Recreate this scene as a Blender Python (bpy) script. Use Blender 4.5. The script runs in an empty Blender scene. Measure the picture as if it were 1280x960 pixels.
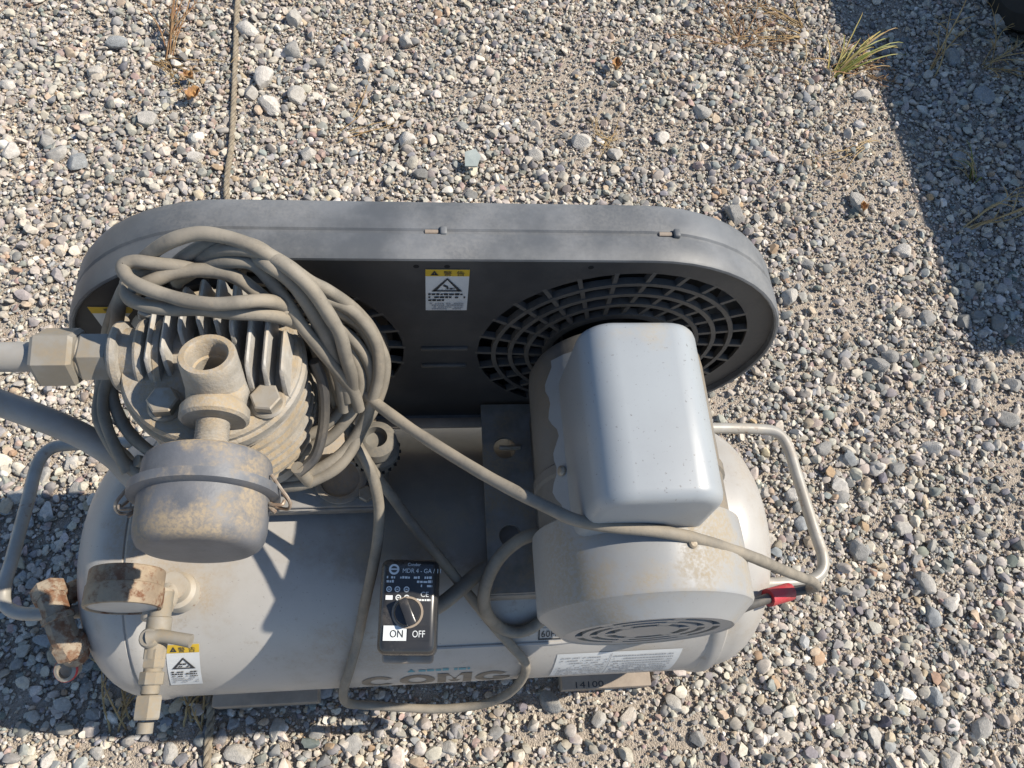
import bpy, bmesh, math, random
import numpy as np
from mathutils import Vector, Matrix, noise as mnoise
R = math.radians
scene = bpy.context.scene
col = scene.collection
# ---------------------------------------------------------------- camera
cam_data = bpy.data.cameras.new('camera')
cam = bpy.data.objects.new('camera', cam_data); col.objects.link(cam)
cam_data.sensor_width = 36.0; cam_data.lens = 27.28
cam_data.clip_start = 0.02; cam_data.clip_end = 500
M3 = ((0.993845, 0.010527, -0.110282), (-0.057993, 0.897617, -0.436945), (0.094392, 0.440651, 0.892702))
cam.matrix_world = Matrix(((M3[0][0], M3[0][1], M3[0][2], 0.0), (M3[1][0], M3[1][1], M3[1][2], 0.0), (M3[2][0], M3[2][1], M3[2][2], 1.02), (0, 0, 0, 1)))
scene.camera = cam
# ---------------------------------------------------------------- sky, sun, exposure
SUN_A, SUN_B = 0.93, 0.08                 # shadow offset per metre of height, towards -x and -y
sd = Vector((SUN_A, SUN_B, 1.0)).normalized()
elev = math.asin(sd.z); azim = math.atan2(sd.x, sd.y)
world = bpy.data.worlds.new('World'); scene.world = world; world.use_nodes = True
nt = world.node_tree; nt.nodes.clear()
sky = nt.nodes.new('ShaderNodeTexSky'); sky.sky_type = 'NISHITA'; sky.sun_disc = False
sky.sun_elevation = elev; sky.sun_rotation = azim; sky.air_density = 1.0; sky.dust_density = 0.15; sky.ozone_density = 2.0
bg = nt.nodes.new('ShaderNodeBackground'); bg.inputs['Strength'].default_value = 0.098
wo = nt.nodes.new('ShaderNodeOutputWorld')
nt.links.new(sky.outputs[0], bg.inputs[0]); nt.links.new(bg.outputs[0], wo.inputs[0])
sun_data = bpy.data.lights.new('sun', 'SUN'); sun_data.energy = 4.6; sun_data.angle = R(0.53); sun_data.color = (1.0, 0.915, 0.79)
sun = bpy.data.objects.new('sun', sun_data); col.objects.link(sun); sun.location = (3, 0.5, 4)
sun.rotation_euler = sd.to_track_quat('Z', 'Y').to_euler()
scene.view_settings.view_transform = 'Standard'; scene.view_settings.look = 'None'
scene.view_settings.gamma = 1.0; scene.view_settings.exposure = 0.52; scene.view_settings.use_curve_mapping = False
rng = np.random.default_rng(11); random.seed(5)

# ---------------------------------------------------------------- materials
def lin(c):
    return tuple(x / 12.92 if x <= .04045 else ((x + .055) / 1.055) ** 2.4 for x in (v / 255 for v in c)) + (1,)
def mat(name, c1, c2=None, scale=20, rough=.5, metal=0.0, dust=0.0, dust_col=(.40, .31, .21), dust_scale=14, bump=.0, bscale=300, spec=.5, coat=0.0, dust_up=True, dlo=.42, dhi=.62, rust=0.0, specks=0.0, brown_patch=0.0):
    m = bpy.data.materials.new(name); m.use_nodes = True
    n = m.node_tree.nodes; l = m.node_tree.links; p = n['Principled BSDF']
    tc = n.new('ShaderNodeTexCoord')
    def noise(sc, det=6, rg=.6):
        t = n.new('ShaderNodeTexNoise'); t.inputs['Scale'].default_value = sc; t.inputs['Detail'].default_value = det; t.inputs['Roughness'].default_value = rg
        l.new(tc.outputs['Object'], t.inputs['Vector']); return t.outputs['Fac']
    def ramp(src, a, b):
        r = n.new('ShaderNodeMapRange'); r.inputs[1].default_value = a; r.inputs[2].default_value = b; r.interpolation_type = 'SMOOTHSTEP'
        l.new(src, r.inputs[0]); return r.outputs[0]
    def mixc(f, a, b):
        x = n.new('ShaderNodeMix'); x.data_type = 'RGBA'
        l.new(f, x.inputs[0])
        for s, v in ((6, a), (7, b)):
            if isinstance(v, tuple): x.inputs[s].default_value = v[:3] + (1,)
            else: l.new(v, x.inputs[s])
        return x.outputs[2]
    def math_(op, a, b):
        x = n.new('ShaderNodeMath'); x.operation = op; x.use_clamp = True
        for s, v in ((0, a), (1, b)):
            if isinstance(v, (int, float)): x.inputs[s].default_value = v
            else: l.new(v, x.inputs[s])
        return x.outputs[0]
    c2 = c2 or c1
    cc = mixc(ramp(noise(scale), .35, .65), tuple(c1), tuple(c2))
    rg = None
    if specks > 0:
        cc = mixc(math_('MULTIPLY', ramp(noise(420, 2), .68, .72), specks), cc, (.07, .05, .035))
    if rust > 0:
        rf = math_('MULTIPLY', ramp(noise(70, 8, .7), .62 - .25 * rust, .72 - .2 * rust), 1.0)
        cc = mixc(rf, cc, mixc(noise(160), (.20, .075, .03), (.09, .045, .025)))
    if brown_patch > 0:        # darker brown zone between pump and motor, scattered brown stains elsewhere
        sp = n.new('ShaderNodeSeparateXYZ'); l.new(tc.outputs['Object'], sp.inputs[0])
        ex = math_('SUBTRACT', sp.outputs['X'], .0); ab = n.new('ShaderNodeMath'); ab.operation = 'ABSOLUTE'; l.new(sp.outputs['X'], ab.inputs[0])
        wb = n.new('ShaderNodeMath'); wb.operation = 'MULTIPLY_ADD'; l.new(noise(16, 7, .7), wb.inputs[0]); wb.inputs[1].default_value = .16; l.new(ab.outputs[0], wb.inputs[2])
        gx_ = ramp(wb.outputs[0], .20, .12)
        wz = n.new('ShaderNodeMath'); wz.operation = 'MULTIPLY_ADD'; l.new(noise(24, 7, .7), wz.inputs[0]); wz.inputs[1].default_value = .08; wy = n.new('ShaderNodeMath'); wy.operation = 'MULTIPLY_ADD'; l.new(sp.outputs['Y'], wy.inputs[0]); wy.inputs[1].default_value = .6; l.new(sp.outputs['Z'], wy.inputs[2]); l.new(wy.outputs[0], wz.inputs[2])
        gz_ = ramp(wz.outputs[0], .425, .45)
        gf = math_('MULTIPLY', math_('MULTIPLY', gx_, gz_), .80 * brown_patch)
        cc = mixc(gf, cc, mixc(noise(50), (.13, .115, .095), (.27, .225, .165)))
        st = math_('MULTIPLY', ramp(noise(30, 8, .75), .58, .70), .5)
        cc = mixc(st, cc, (.25, .20, .14))
    if dust > 0:
        f = ramp(noise(dust_scale, 8, .65), dlo, dhi)
        f2 = ramp(noise(380, 6, .7), .38, .60)
        f = math_('MULTIPLY', f, math_('ADD', math_('MULTIPLY', f2, .6), .42))
        if dust_up:
            g = n.new('ShaderNodeNewGeometry'); sx = n.new('ShaderNodeSeparateXYZ'); l.new(g.outputs['Normal'], sx.inputs[0])
            f = math_('MULTIPLY', f, ramp(sx.outputs['Z'], -.1, .75))
        f = math_('MULTIPLY', f, dust)
        cc = mixc(f, cc, mixc(noise(90), tuple(dust_col), tuple(v * .72 for v in dust_col)))
        x = n.new('ShaderNodeMix'); l.new(f, x.inputs[0]); x.inputs[2].default_value = rough; x.inputs[3].default_value = .95; rg = x.outputs[0]
    l.new(cc, p.inputs['Base Color'])
    if rg is None:
        q = n.new('ShaderNodeMapRange'); l.new(noise(scale * 2.3), q.inputs[0]); q.inputs[3].default_value = max(rough - .12, .05); q.inputs[4].default_value = min(rough + .12, 1); rg = q.outputs[0]
    l.new(rg, p.inputs['Roughness'])
    p.inputs['Metallic'].default_value = metal; p.inputs['Specular IOR Level'].default_value = spec; p.inputs['Coat Weight'].default_value = coat
    p.inputs['Coat Roughness'].default_value = .15
    if bump > 0:
        b = n.new('ShaderNodeBump'); b.inputs['Strength'].default_value = bump; b.inputs['Distance'].default_value = .002
        l.new(noise(bscale, 5), b.inputs['Height']); l.new(b.outputs[0], p.inputs['Normal'])
    return m
TAN = (.41, .32, .215)
M = {}
M['tank'] = mat('tank_paint', (.41, .395, .37), (.36, .345, .32), 9, .38, brown_patch=1.0, dust=.75, dust_col=(.39, .31, .215), dust_scale=9, dlo=.49, dhi=.66, specks=.35, bump=.03, bscale=60)
M['tank_port'] = mat('tank_port_paint', (.40, .375, .33), (.34, .30, .24), 30, .45, dust=.5, rust=.1)
M['motor'] = mat('motor_paint', (.325, .35, .365), (.30, .32, .335), 10, .36, dust=.8, dust_col=(.40, .35, .27), dust_scale=15, dlo=.53, dhi=.72, specks=.5, bump=.035, bscale=35)
M['motor_body'] = mat('motor_body_paint', (.185, .18, .17), (.15, .143, .13), 18, .6, dust=.75, dust_col=(.33, .26, .175), dust_scale=12, dlo=.40, dhi=.62, bump=.12, bscale=260)
M['fan_cover'] = mat('fan_cover_paint', (.315, .325, .33), (.29, .295, .295), 12, .38, dust=.85, dust_col=(.37, .305, .21), dust_scale=15, dlo=.42, dhi=.58, specks=.2, bump=.04, bscale=90)
M['guard'] = mat('guard_rim_plastic', (.082, .089, .097), (.155, .163, .172), 17, .5, dust=.4, dust_col=(.33, .32, .30), dust_scale=9, dlo=.38, dhi=.75, specks=.15, bump=.06, bscale=150, spec=.6)  # rim takes a lighter tone than the front plate
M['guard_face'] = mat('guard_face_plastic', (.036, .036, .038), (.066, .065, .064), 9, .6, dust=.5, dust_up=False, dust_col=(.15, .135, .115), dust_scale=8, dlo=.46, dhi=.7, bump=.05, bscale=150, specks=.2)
M['bar'] = mat('grille_plastic', (.085, .083, .08), (.06, .058, .056), 30, .6, dust=.5, dust_col=(.2, .18, .15), dust_up=False)
M['inner'] = mat('guard_inside_plastic', (.012, .012, .012), None, 10, .8)
M['belt'] = mat('pulley_iron', (.09, .085, .08), (.05, .045, .04), 40, .45, metal=.6)
M['cast'] = mat('dusty_cast_aluminium', (.36, .34, .305), (.26, .24, .205), 45, .6, metal=.0, dust=.95, dust_col=(.42, .325, .205), dust_scale=22, dlo=.34, dhi=.58, bump=.35, bscale=420)
M['fin'] = mat('cast_fin_aluminium', (.42, .405, .375), (.33, .31, .275), 60, .5, dust=.8, dust_col=(.44, .345, .23), dust_scale=26, dlo=.45, dhi=.65, bump=.35, bscale=420)
M['boltm'] = mat('dull_steel', (.36, .33, .28), (.28, .25, .2), 60, .5, metal=.35, dust=.7, dust_col=TAN, dust_scale=60)
M['fitting'] = mat('grey_fitting_paint', (.285, .265, .23), (.23, .21, .17), 40, .65, metal=.1, dust=.85, dust_col=(.35, .285, .20), dust_scale=40)
M['pipe'] = mat('grey_pipe_paint', (.33, .325, .31), (.28, .27, .25), 30, .5, dust=.5, dust_col=(.38, .33, .26), dust_scale=20)
M['filter'] = mat('dusty_filter_plastic', (.105, .112, .125), (.15, .155, .168), 30, .5, dust=.9, dust_col=(.40, .315, .205), dust_scale=22, dlo=.48, dhi=.62, bump=.12, bscale=350)
M['filter_band'] = mat('filter_band_plastic', (.11, .117, .13), (.15, .155, .165), 40, .5, dust=.6, dust_col=(.42, .33, .22), dust_scale=45, dlo=.52, dhi=.66, bump=.1, bscale=350)
M['filter_top'] = mat('filter_dust_cap', (.13, .12, .11), None, 30, .7, dust=1.0, dust_col=(.46, .35, .215), dust_scale=10, dlo=.15, dhi=.35, bump=.2, bscale=350)
M['wire'] = mat('clip_wire', (.42, .37, .30), (.25, .16, .1), 90, .5, metal=.3)
M['cable'] = mat('dusty_grey_cable', (.175, .158, .130), (.255, .228, .185), 45, .68, dust=.6, dust_col=(.36, .30, .22), dust_scale=25, dlo=.4, dhi=.7, bump=.12, bscale=380, specks=.3)
M['cable_dark'] = mat('black_rubber_and_shaded_cable', (.045, .045, .047), (.08, .075, .068), 40, .5, dust=.4, dust_col=(.22, .18, .13), dust_scale=30)  # black of hose and belt; on the cable's return run it paints shade
M['tape'] = mat('red_tape', (.48, .035, .05), (.38, .03, .04), 60, .45, dust=.25, dust_scale=60)
M['handle'] = mat('handle_paint', (.40, .385, .35), (.33, .31, .27), 40, .42, metal=.1, dust=.35, dust_scale=30, rust=.08)
M['rusty'] = mat('rusty_fitting', (.34, .29, .22), (.24, .19, .14), 60, .8, dust=.4, dust_col=TAN, rust=.75, bump=.35, bscale=300)
M['gauge'] = mat('rusty_gauge_case', (.33, .26, .18), (.22, .17, .12), 45, .75, dust=.6, dust_col=(.45, .34, .22), rust=.55, bump=.3, bscale=300)
M['lens'] = mat('gauge_lens', (.45, .46, .46), (.38, .38, .37), 30, .35, dust=.2, dust_up=False)
M['switch'] = mat('black_switch_plastic', (.028, .029, .031), (.036, .036, .037), 30, .22, dust=.28, dust_col=(.30, .25, .19), dust_scale=40, dlo=.45, dhi=.75, spec=.6)
M['switch_base'] = mat('dusty_switch_base', (.30, .27, .235), (.24, .20, .165), 60, .6, dust=.5, rust=.1)
M['plate'] = mat('mounting_plate_paint', (.27, .262, .25), (.17, .16, .14), 24, .6, dust=.85, dust_col=(.42, .32, .21), dust_scale=14, dlo=.42, dhi=.62, bump=.08)
M['rubber'] = mat('ribbed_rubber', (.10, .10, .095), (.15, .145, .13), 50, .7, dust=.5, dust_col=(.28, .24, .18))
M['black'] = mat('dark_hole', (.01, .01, .01), None, 10, .9)
M['wood'] = mat('weathered_wood', (.36, .29, .225), (.26, .21, .165), 30, .85, dust=.4, dust_col=(.38, .33, .27), bump=.3, bscale=120)
M['white'] = mat('label_white', (.66, .67, .66), (.58, .59, .58), 25, .5, specks=.15)
M['yellow'] = mat('label_yellow', (.62, .42, .03), (.55, .36, .03), 25, .5)
M['ink'] = mat('label_ink', (.03, .032, .036), None, 25, .6)
M['ink_grey'] = mat('label_grey_ink', (.30, .31, .33), None, 25, .6)
M['ink_brown'] = mat('logo_brown', (.145, .12, .095), (.19, .165, .135), 60, .5)
M['ink_teal'] = mat('logo_teal', (.05, .24, .30), (.12, .30, .34), 60, .5)
M['ink_white'] = mat('switch_print', (.72, .75, .75), (.62, .65, .65), 60, .5)
M['rope'] = mat('hemp_rope', (.31, .265, .195), (.20, .165, .12), 120, .9, bump=.4, bscale=900)
M['rubber_tyre'] = mat('tyre_rubber', (.014, .014, .015), (.022, .021, .02), 30, .85, dust=.3, dust_col=(.07, .06, .05), dust_scale=10)
M['trailer'] = mat('trailer_paint', (.10, .14, .18), (.13, .15, .17), 10, .5)
M['grass'] = mat('green_grass', (.14, .17, .025), (.26, .24, .05), 30, .6)
M['straw_green'] = mat('yellowing_grass', (.30, .27, .06), (.40, .30, .10), 30, .7)
M['straw'] = mat('dry_straw', (.42, .31, .15), (.30, .19, .08), 40, .8)
M['redweed'] = mat('dry_red_weed', (.26, .13, .06), (.30, .20, .10), 60, .8)
M['leaf'] = mat('dry_leaf', (.40, .23, .09), (.22, .11, .05), 90, .8)
M['shard'] = mat('pale_shard', (.40, .44, .41), (.34, .38, .36), 60, .35)

# ---------------------------------------------------------------- mesh helpers
def frame(d):
    d = Vector(d).normalized()
    u = d.cross(Vector((0, 0, 1)) if abs(d.z) < .9 else Vector((1, 0, 0))).normalized()
    return d, u, d.cross(u)
class MB:
    def __init__(s): s.v = []; s.f = []; s.mi = []; s.m = 0
    def add(s, vs, fs):
        o = len(s.v); s.v += [tuple(p) for p in vs]
        for f in fs: s.f.append([i + o for i in f]); s.mi.append(s.m)
        return s
    def box(s, a, b, bevel=0.0, seg=2, rot=None, taper=None):
        bm = bmesh.new(); bmesh.ops.create_cube(bm, size=1)
        a = Vector(a); b = Vector(b); c = (a + b) / 2; d = b - a
        for v in bm.verts: v.co = Vector((v.co.x * d.x, v.co.y * d.y, v.co.z * d.z))
        if taper:
            for v in bm.verts:
                if v.co.z > 0: v.co.x *= taper[0]; v.co.y *= taper[1]
        if bevel: bmesh.ops.bevel(bm, geom=list(bm.edges), offset=bevel, segments=seg, profile=.5, affect='EDGES')
        for v in bm.verts:
            if rot is not None: v.co = rot @ v.co
            v.co += c
        bm.verts.index_update()
        s.add([v.co for v in bm.verts], [[v.index for v in f.verts] for f in bm.faces]); bm.free(); return s
    def lathe(s, prof, o, axis, seg=32, closed=False):
        d, u, w = frame(axis); o = Vector(o); vs = []; fs = []; n = len(prof)
        for r, h in prof:
            for k in range(seg):
                t = 2 * math.pi * k / seg; vs.append(o + d * h + (u * math.cos(t) + w * math.sin(t)) * max(r, 1e-5))
        for i in range(n if closed else n - 1):
            j = (i + 1) % n
            for k in range(seg):
                k2 = (k + 1) % seg; fs.append([i * seg + k, i * seg + k2, j * seg + k2, j * seg + k])
        if not closed:
            fs.append(list(range(seg))[::-1]); fs.append([(n - 1) * seg + k for k in range(seg)])
        return s.add(vs, fs)
    def prism(s, pts, o, axis, h, bev=0.0, k=6, r=.01, rot=0.0):
        d, u, w = frame(axis); o = Vector(o); vs = []
        rings = [(r * (1 - bev), 0), (r, h * bev), (r, h * (1 - bev)), (r * (1 - bev), h)] if bev else [(r, 0), (r, h)]
        for rr, hh in rings:
            for i in range(k):
                t = 2 * math.pi * i / k + rot; vs.append(o + d * hh + (u * math.cos(t) + w * math.sin(t)) * rr)
        fs = [list(range(k))[::-1], [(len(rings) - 1) * k + i for i in range(k)]]
        for j in range(len(rings) - 1):
            for i in range(k): fs.append([j * k + i, j * k + (i + 1) % k, (j + 1) * k + (i + 1) % k, (j + 1) * k + i])
        return s.add(vs, fs)
    def tube(s, pts, r, seg=10, sub=6, closed=False, caps=True, spline=True, wob=0.0):
        P = [Vector(p) for p in pts]; Rr = r if isinstance(r, (list, tuple)) else [r] * len(P)
        if spline: P, Rr = catmull(P, Rr, sub, closed)
        n = len(P); T = []
        for i in range(n):
            a = P[(i - 1) % n] if (closed or i > 0) else P[0]; b = P[(i + 1) % n] if (closed or i < n - 1) else P[-1]
            T.append((b - a).normalized())
        d, u, w = frame(T[0]); vs = []; fs = []
        for i in range(n):
            u = (u - T[i] * u.dot(T[i])).normalized(); w = T[i].cross(u)
            rr = Rr[i] * (1 + wob * mnoise.noise(P[i] * 60))
            for k in range(seg):
                t = 2 * math.pi * k / seg; vs.append(P[i] + (u * math.cos(t) + w * math.sin(t)) * rr)
        for i in range(n if closed else n - 1):
            j = (i + 1) % n
            for k in range(seg): fs.append([i * seg + k, i * seg + (k + 1) % seg, j * seg + (k + 1) % seg, j * seg + k])
        if caps and not closed: fs.append(list(range(seg))[::-1]); fs.append([(n - 1) * seg + k for k in range(seg)])
        return s.add(vs, fs)
    def build(s, name, mats, parent=None, smooth=True, angle=35, origin=None):
        me = bpy.data.meshes.new(name)
        o = Vector(origin) if origin is not None else Vector((0, 0, 0))
        me.from_pydata([tuple(Vector(v) - o) for v in s.v], [], s.f)
        for m in (mats if isinstance(mats, (list, tuple)) else [mats]): me.materials.append(M[m] if isinstance(m, str) else m)
        me.polygons.foreach_set('material_index', s.mi)
        if smooth:
            me.polygons.foreach_set('use_smooth', [True] * len(me.polygons)); me.set_sharp_from_angle(angle=R(angle))
        me.update()
        ob = bpy.data.objects.new(name, me); col.objects.link(ob); ob.location = o
        if parent is not None: attach(ob, parent)
        return ob
def wloc(o):
    v = Vector(o.location)
    return v + (wloc(o.parent) if o.parent else Vector((0, 0, 0)))
def attach(ob, parent):
    w = Vector(ob.location); ob.parent = parent; ob.location = w - wloc(parent)
def catmull(P, Rr, sub, closed=False):
    out = []; ro = []; n = len(P)
    for i in range(n if closed else n - 1):
        g = lambda k: P[k % n] if closed else P[min(max(k, 0), n - 1)]
        p0, p1, p2, p3 = g(i - 1), g(i), g(i + 1), g(i + 2)
        r1 = Rr[i]; r2 = Rr[(i + 1) % n]
        for k in range(sub):
            t = k / sub
            out.append(.5 * ((2 * p1) + (p2 - p0) * t + (2 * p0 - 5 * p1 + 4 * p2 - p3) * t * t + (3 * p1 - p0 - 3 * p2 + p3) * t ** 3)); ro.append(r1 + (r2 - r1) * t)
    if not closed: out.append(P[-1].copy()); ro.append(Rr[-1])
    return out, ro
def tag(o, label=None, cat=None, group=None, kind=None):
    if label: o['label'] = label
    if cat: o['category'] = cat
    if group: o['group'] = group
    if kind: o['kind'] = kind
    return o
def empty(name, loc):
    e = bpy.data.objects.new(name, None); e.empty_display_size = .05; col.objects.link(e); e.location = loc; return e
_txt = {}
def text_mesh(t, size, align='LEFT', bold=0.0):
    k = (t, size, align, bold)
    if k in _txt: return _txt[k]
    c = bpy.data.curves.new('lettering', 'FONT'); c.body = t; c.size = size; c.align_x = align; c.resolution_u = 3; c.offset = bold
    o = bpy.data.objects.new('lettering', c); col.objects.link(o)
    dg = bpy.context.evaluated_depsgraph_get(); me = bpy.data.meshes.new_from_object(o.evaluated_get(dg))
    vs = [tuple(v.co) for v in me.vertices]; fs = [list(p.vertices) for p in me.polygons]
    bpy.data.objects.remove(o); bpy.data.curves.remove(c); bpy.data.meshes.remove(me)
    _txt[k] = (vs, fs); return vs, fs
class Sheet:
    """flat print laid on a surface: fn maps (u, v, lift) to a point"""
    def __init__(s, fn): s.mb = MB(); s.fn = fn; s.k = 0
    def quad(s, u0, v0, u1, v1, m, lift, nu=1, nv=1):
        s.mb.m = m; vs = []; fs = []
        for j in range(nv + 1):
            for i in range(nu + 1): vs.append(s.fn(u0 + (u1 - u0) * i / nu, v0 + (v1 - v0) * j / nv, lift))
        for j in range(nv):
            for i in range(nu): a = j * (nu + 1) + i; fs.append([a, a + 1, a + nu + 2, a + nu + 1])
        s.mb.add(vs, fs)
    def poly(s, pts, m, lift):
        s.mb.m = m; s.mb.add([s.fn(u, v, lift) for u, v in pts], [list(range(len(pts)))])
    def text(s, t, u, v, size, m, lift, sx=1.0, align='LEFT', shear=0.0, bold=0.0):
        vs, fs = text_mesh(t, size, align, bold); s.mb.m = m
        s.mb.add([s.fn(u + x * sx + y * shear, v + y, lift) for x, y, z in vs], fs)
    def lines(s, u0, u1, v, h, m, lift, seed, dens=.75):
        r = random.Random(seed); u = u0
        while u < u1:
            w = r.uniform(.5, 1.6) * h
            if r.random() < dens: s.quad(u, v, min(u + w, u1), v + h * r.uniform(.7, 1), m, lift)
            u += w + h * .25
    def triangle(s, uc, v0, w, h, t, m, lift):
        s.poly([(uc - w / 2, v0), (uc + w / 2, v0), (uc + w / 2 - t * 1.6, v0 + t), (uc - w / 2 + t * 1.6, v0 + t)], m, lift)
        for sg in (-1, 1): s.poly([(uc + sg * w / 2, v0), (uc, v0 + h), (uc, v0 + h - t * 1.5), (uc + sg * (w / 2 - t * 1.8), v0)][::sg], m, lift)

# ---------------------------------------------------------------- ground
def gh(x, y):
    return .006 * math.sin(2.1 * x + 1.3) * math.cos(1.7 * y + .4) + .0035 * math.sin(5.3 * x - 2.2 * y) + .002 * math.sin(11 * y + 4 * x)
def ghv(x, y):
    return .006 * np.sin(2.1 * x + 1.3) * np.cos(1.7 * y + .4) + .0035 * np.sin(5.3 * x - 2.2 * y) + .002 * np.sin(11 * y + 4 * x)
def axis_pts(lo, hi, st, far):
    a = list(np.arange(lo, hi + 1e-6, st)); d = st; x = hi; y = lo; up = []; dn = []
    while x < far: d *= 1.35; x += d; up.append(x)
    d = st
    while y > -far: d *= 1.35; y -= d; dn.append(y)
    return dn[::-1] + a + up
gx = axis_pts(-1.4, 2.0, .03, 90); gy = axis_pts(-.7, 2.2, .03, 90)
gb = MB(); nx = len(gx)
gb.add([(x, y, gh(x, y) - .002) for y in gy for x in gx], [[j * nx + i, j * nx + i + 1, (j + 1) * nx + i + 1, (j + 1) * nx + i] for j in range(len(gy) - 1) for i in range(nx - 1)])
gm = bpy.data.materials.new('sandy_ground'); gm.use_nodes = True
n = gm.node_tree.nodes; l = gm.node_tree.links; p = n['Principled BSDF']
tc = n.new('ShaderNodeTexCoord')
def _v(sc):
    t = n.new('ShaderNodeTexVoronoi'); t.inputs['Scale'].default_value = sc; l.new(tc.outputs['Object'], t.inputs['Vector']); return t
def _n(sc, d=6):
    t = n.new('ShaderNodeTexNoise'); t.inputs['Scale'].default_value = sc; t.inputs['Detail'].default_value = d; l.new(tc.outputs['Object'], t.inputs['Vector']); return t
v1 = _v(420); v2 = _v(180); n1 = _n(9); n2 = _n(900, 3)
r1 = n.new('ShaderNodeValToRGB'); l.new(v1.outputs['Color'], r1.inputs[0])
r1.color_ramp.elements[0].color = (.28, .245, .205, 1); r1.color_ramp.elements[1].color = (.58, .52, .44, 1)
e = r1.color_ramp.elements.new(.5); e.color = (.40, .35, .295, 1)
mx = n.new('ShaderNodeMix'); mx.data_type = 'RGBA'; l.new(n1.outputs['Fac'], mx.inputs[0]); l.new(r1.outputs[0], mx.inputs[6]); mx.inputs[7].default_value = (.44, .375, .305, 1)
l.new(mx.outputs[2], p.inputs['Base Color']); p.inputs['Roughness'].default_value = .95; p.inputs['Specular IOR Level'].default_value = .2
bp = n.new('ShaderNodeBump'); bp.inputs['Strength'].default_value = .9; bp.inputs['Distance'].default_value = .0025; bp.invert = True
ad = n.new('ShaderNodeMath'); ad.operation = 'ADD'; l.new(v1.outputs['Distance'], ad.inputs[0]); l.new(n2.outputs['Fac'], ad.inputs[1]); l.new(ad.outputs[0], bp.inputs['Height']); l.new(bp.outputs[0], p.inputs['Normal'])
ground = gb.build('ground', gm); tag(ground, 'sandy gravel ground of a yard', kind='structure')

# pebble shapes: rounded lumps chipped by random planes
def pebble_mesh(name, seed, sub, chips, m):
    bm = bmesh.new(); bmesh.ops.create_icosphere(bm, subdivisions=sub, radius=1)
    r = random.Random(seed); sc = Vector((r.uniform(.95, 1.35), r.uniform(.75, 1.0), r.uniform(.5, .8)))
    pl = [(Vector((r.gauss(0, 1), r.gauss(0, 1), r.gauss(0, 1))).normalized(), r.uniform(.46, .86)) for _ in range(chips)]
    off = Vector((seed * 3.1, seed * 1.7, 0))
    for v in bm.verts:
        c = v.co * (1 + .16 * mnoise.noise(v.co * 1.3 + off) + .05 * mnoise.noise(v.co * 3.5 + off))
        for nn, dd in pl:
            h = c.dot(nn)
            if h > dd: c = c - nn * (h - dd) * .92
        v.co = Vector((c.x * sc.x, c.y * sc.y, c.z * sc.z))
    me = bpy.data.meshes.new(name); bm.to_mesh(me); bm.free()
    me.polygons.foreach_set('use_smooth', [True] * len(me.polygons)); me.set_sharp_from_angle(angle=R(27)); me.materials.append(m)
    return me
def stone_material(name, inst):
    m = bpy.data.materials.new(name); m.use_nodes = True; n = m.node_tree.nodes; l = m.node_tree.links; p = n['Principled BSDF']
    if inst:
        a = n.new('ShaderNodeAttribute'); a.attribute_type = 'INSTANCER'; a.attribute_name = 'tint'; base = a.outputs['Color']
    else:
        a = n.new('ShaderNodeObjectInfo'); base = a.outputs['Color']
    tc = n.new('ShaderNodeTexCoord')
    t = n.new('ShaderNodeTexNoise'); t.inputs['Scale'].default_value = 2.2 if inst else 2.6; t.inputs['Detail'].default_value = 8; t.inputs['Roughness'].default_value = .72
    l.new(tc.outputs['Object'], t.inputs['Vector'])
    mr = n.new('ShaderNodeMapRange'); l.new(t.outputs['Fac'], mr.inputs[0]); mr.inputs[1].default_value = .3; mr.inputs[2].default_value = .7; mr.inputs[3].default_value = .72; mr.inputs[4].default_value = 1.25
    x = n.new('ShaderNodeMix'); x.data_type = 'RGBA'; x.blend_type = 'MULTIPLY'; x.inputs[0].default_value = 1
    l.new(base, x.inputs[6]); l.new(mr.outputs[0], x.inputs[7])
    t2 = n.new('ShaderNodeTexNoise'); t2.inputs['Scale'].default_value = 14; l.new(tc.outputs['Object'], t2.inputs['Vector'])
    m2 = n.new('ShaderNodeMapRange'); l.new(t2.outputs['Fac'], m2.inputs[0]); m2.inputs[1].default_value = .6; m2.inputs[2].default_value = .68; m2.inputs[4].default_value = .45
    y = n.new('ShaderNodeMix'); y.data_type = 'RGBA'; l.new(m2.outputs[0], y.inputs[0]); l.new(x.outputs[2], y.inputs[6]); y.inputs[7].default_value = (.17, .15, .13, 1)
    l.new(y.outputs[2], p.inputs['Base Color']); p.inputs['Roughness'].default_value = .82; p.inputs['Specular IOR Level'].default_value = .3
    if not inst:
        b = n.new('ShaderNodeBump'); b.inputs['Strength'].default_value = .35; b.inputs['Distance'].default_value = .08; l.new(t2.outputs['Fac'], b.inputs['Height']); l.new(b.outputs[0], p.inputs['Normal'])
    return m
PAL = 1.05 * np.array((1.025, 1.0, .965)) * np.array([(.56, .52, .455), (.50, .465, .405), (.44, .405, .35), (.38, .35, .31), (.34, .325, .30), (.27, .265, .25), (.23, .235, .235), (.16, .165, .17), (.10, .105, .11), (.27, .29, .30), (.66, .635, .585), (.42, .34, .25), (.36, .25, .16), (.34, .25, .22)])
PW = np.array([10, 13, 15, 14, 12, 10, 8, 7, 4, 5, 4, 7, 2.0, 2.5]); PW = PW / PW.sum()
def tints(k, rg):
    c = (.86 * PAL[rg.choice(len(PAL), k, p=PW)] + .14 * np.array((.45, .42, .38))) * rg.uniform(.85, 1.15, (k, 1)) + rg.uniform(-.015, .015, (k, 3))
    return np.clip(c, .02, .8)
stone_m = stone_material('stone', False); pebble_m = stone_material('pebble', True)
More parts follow.
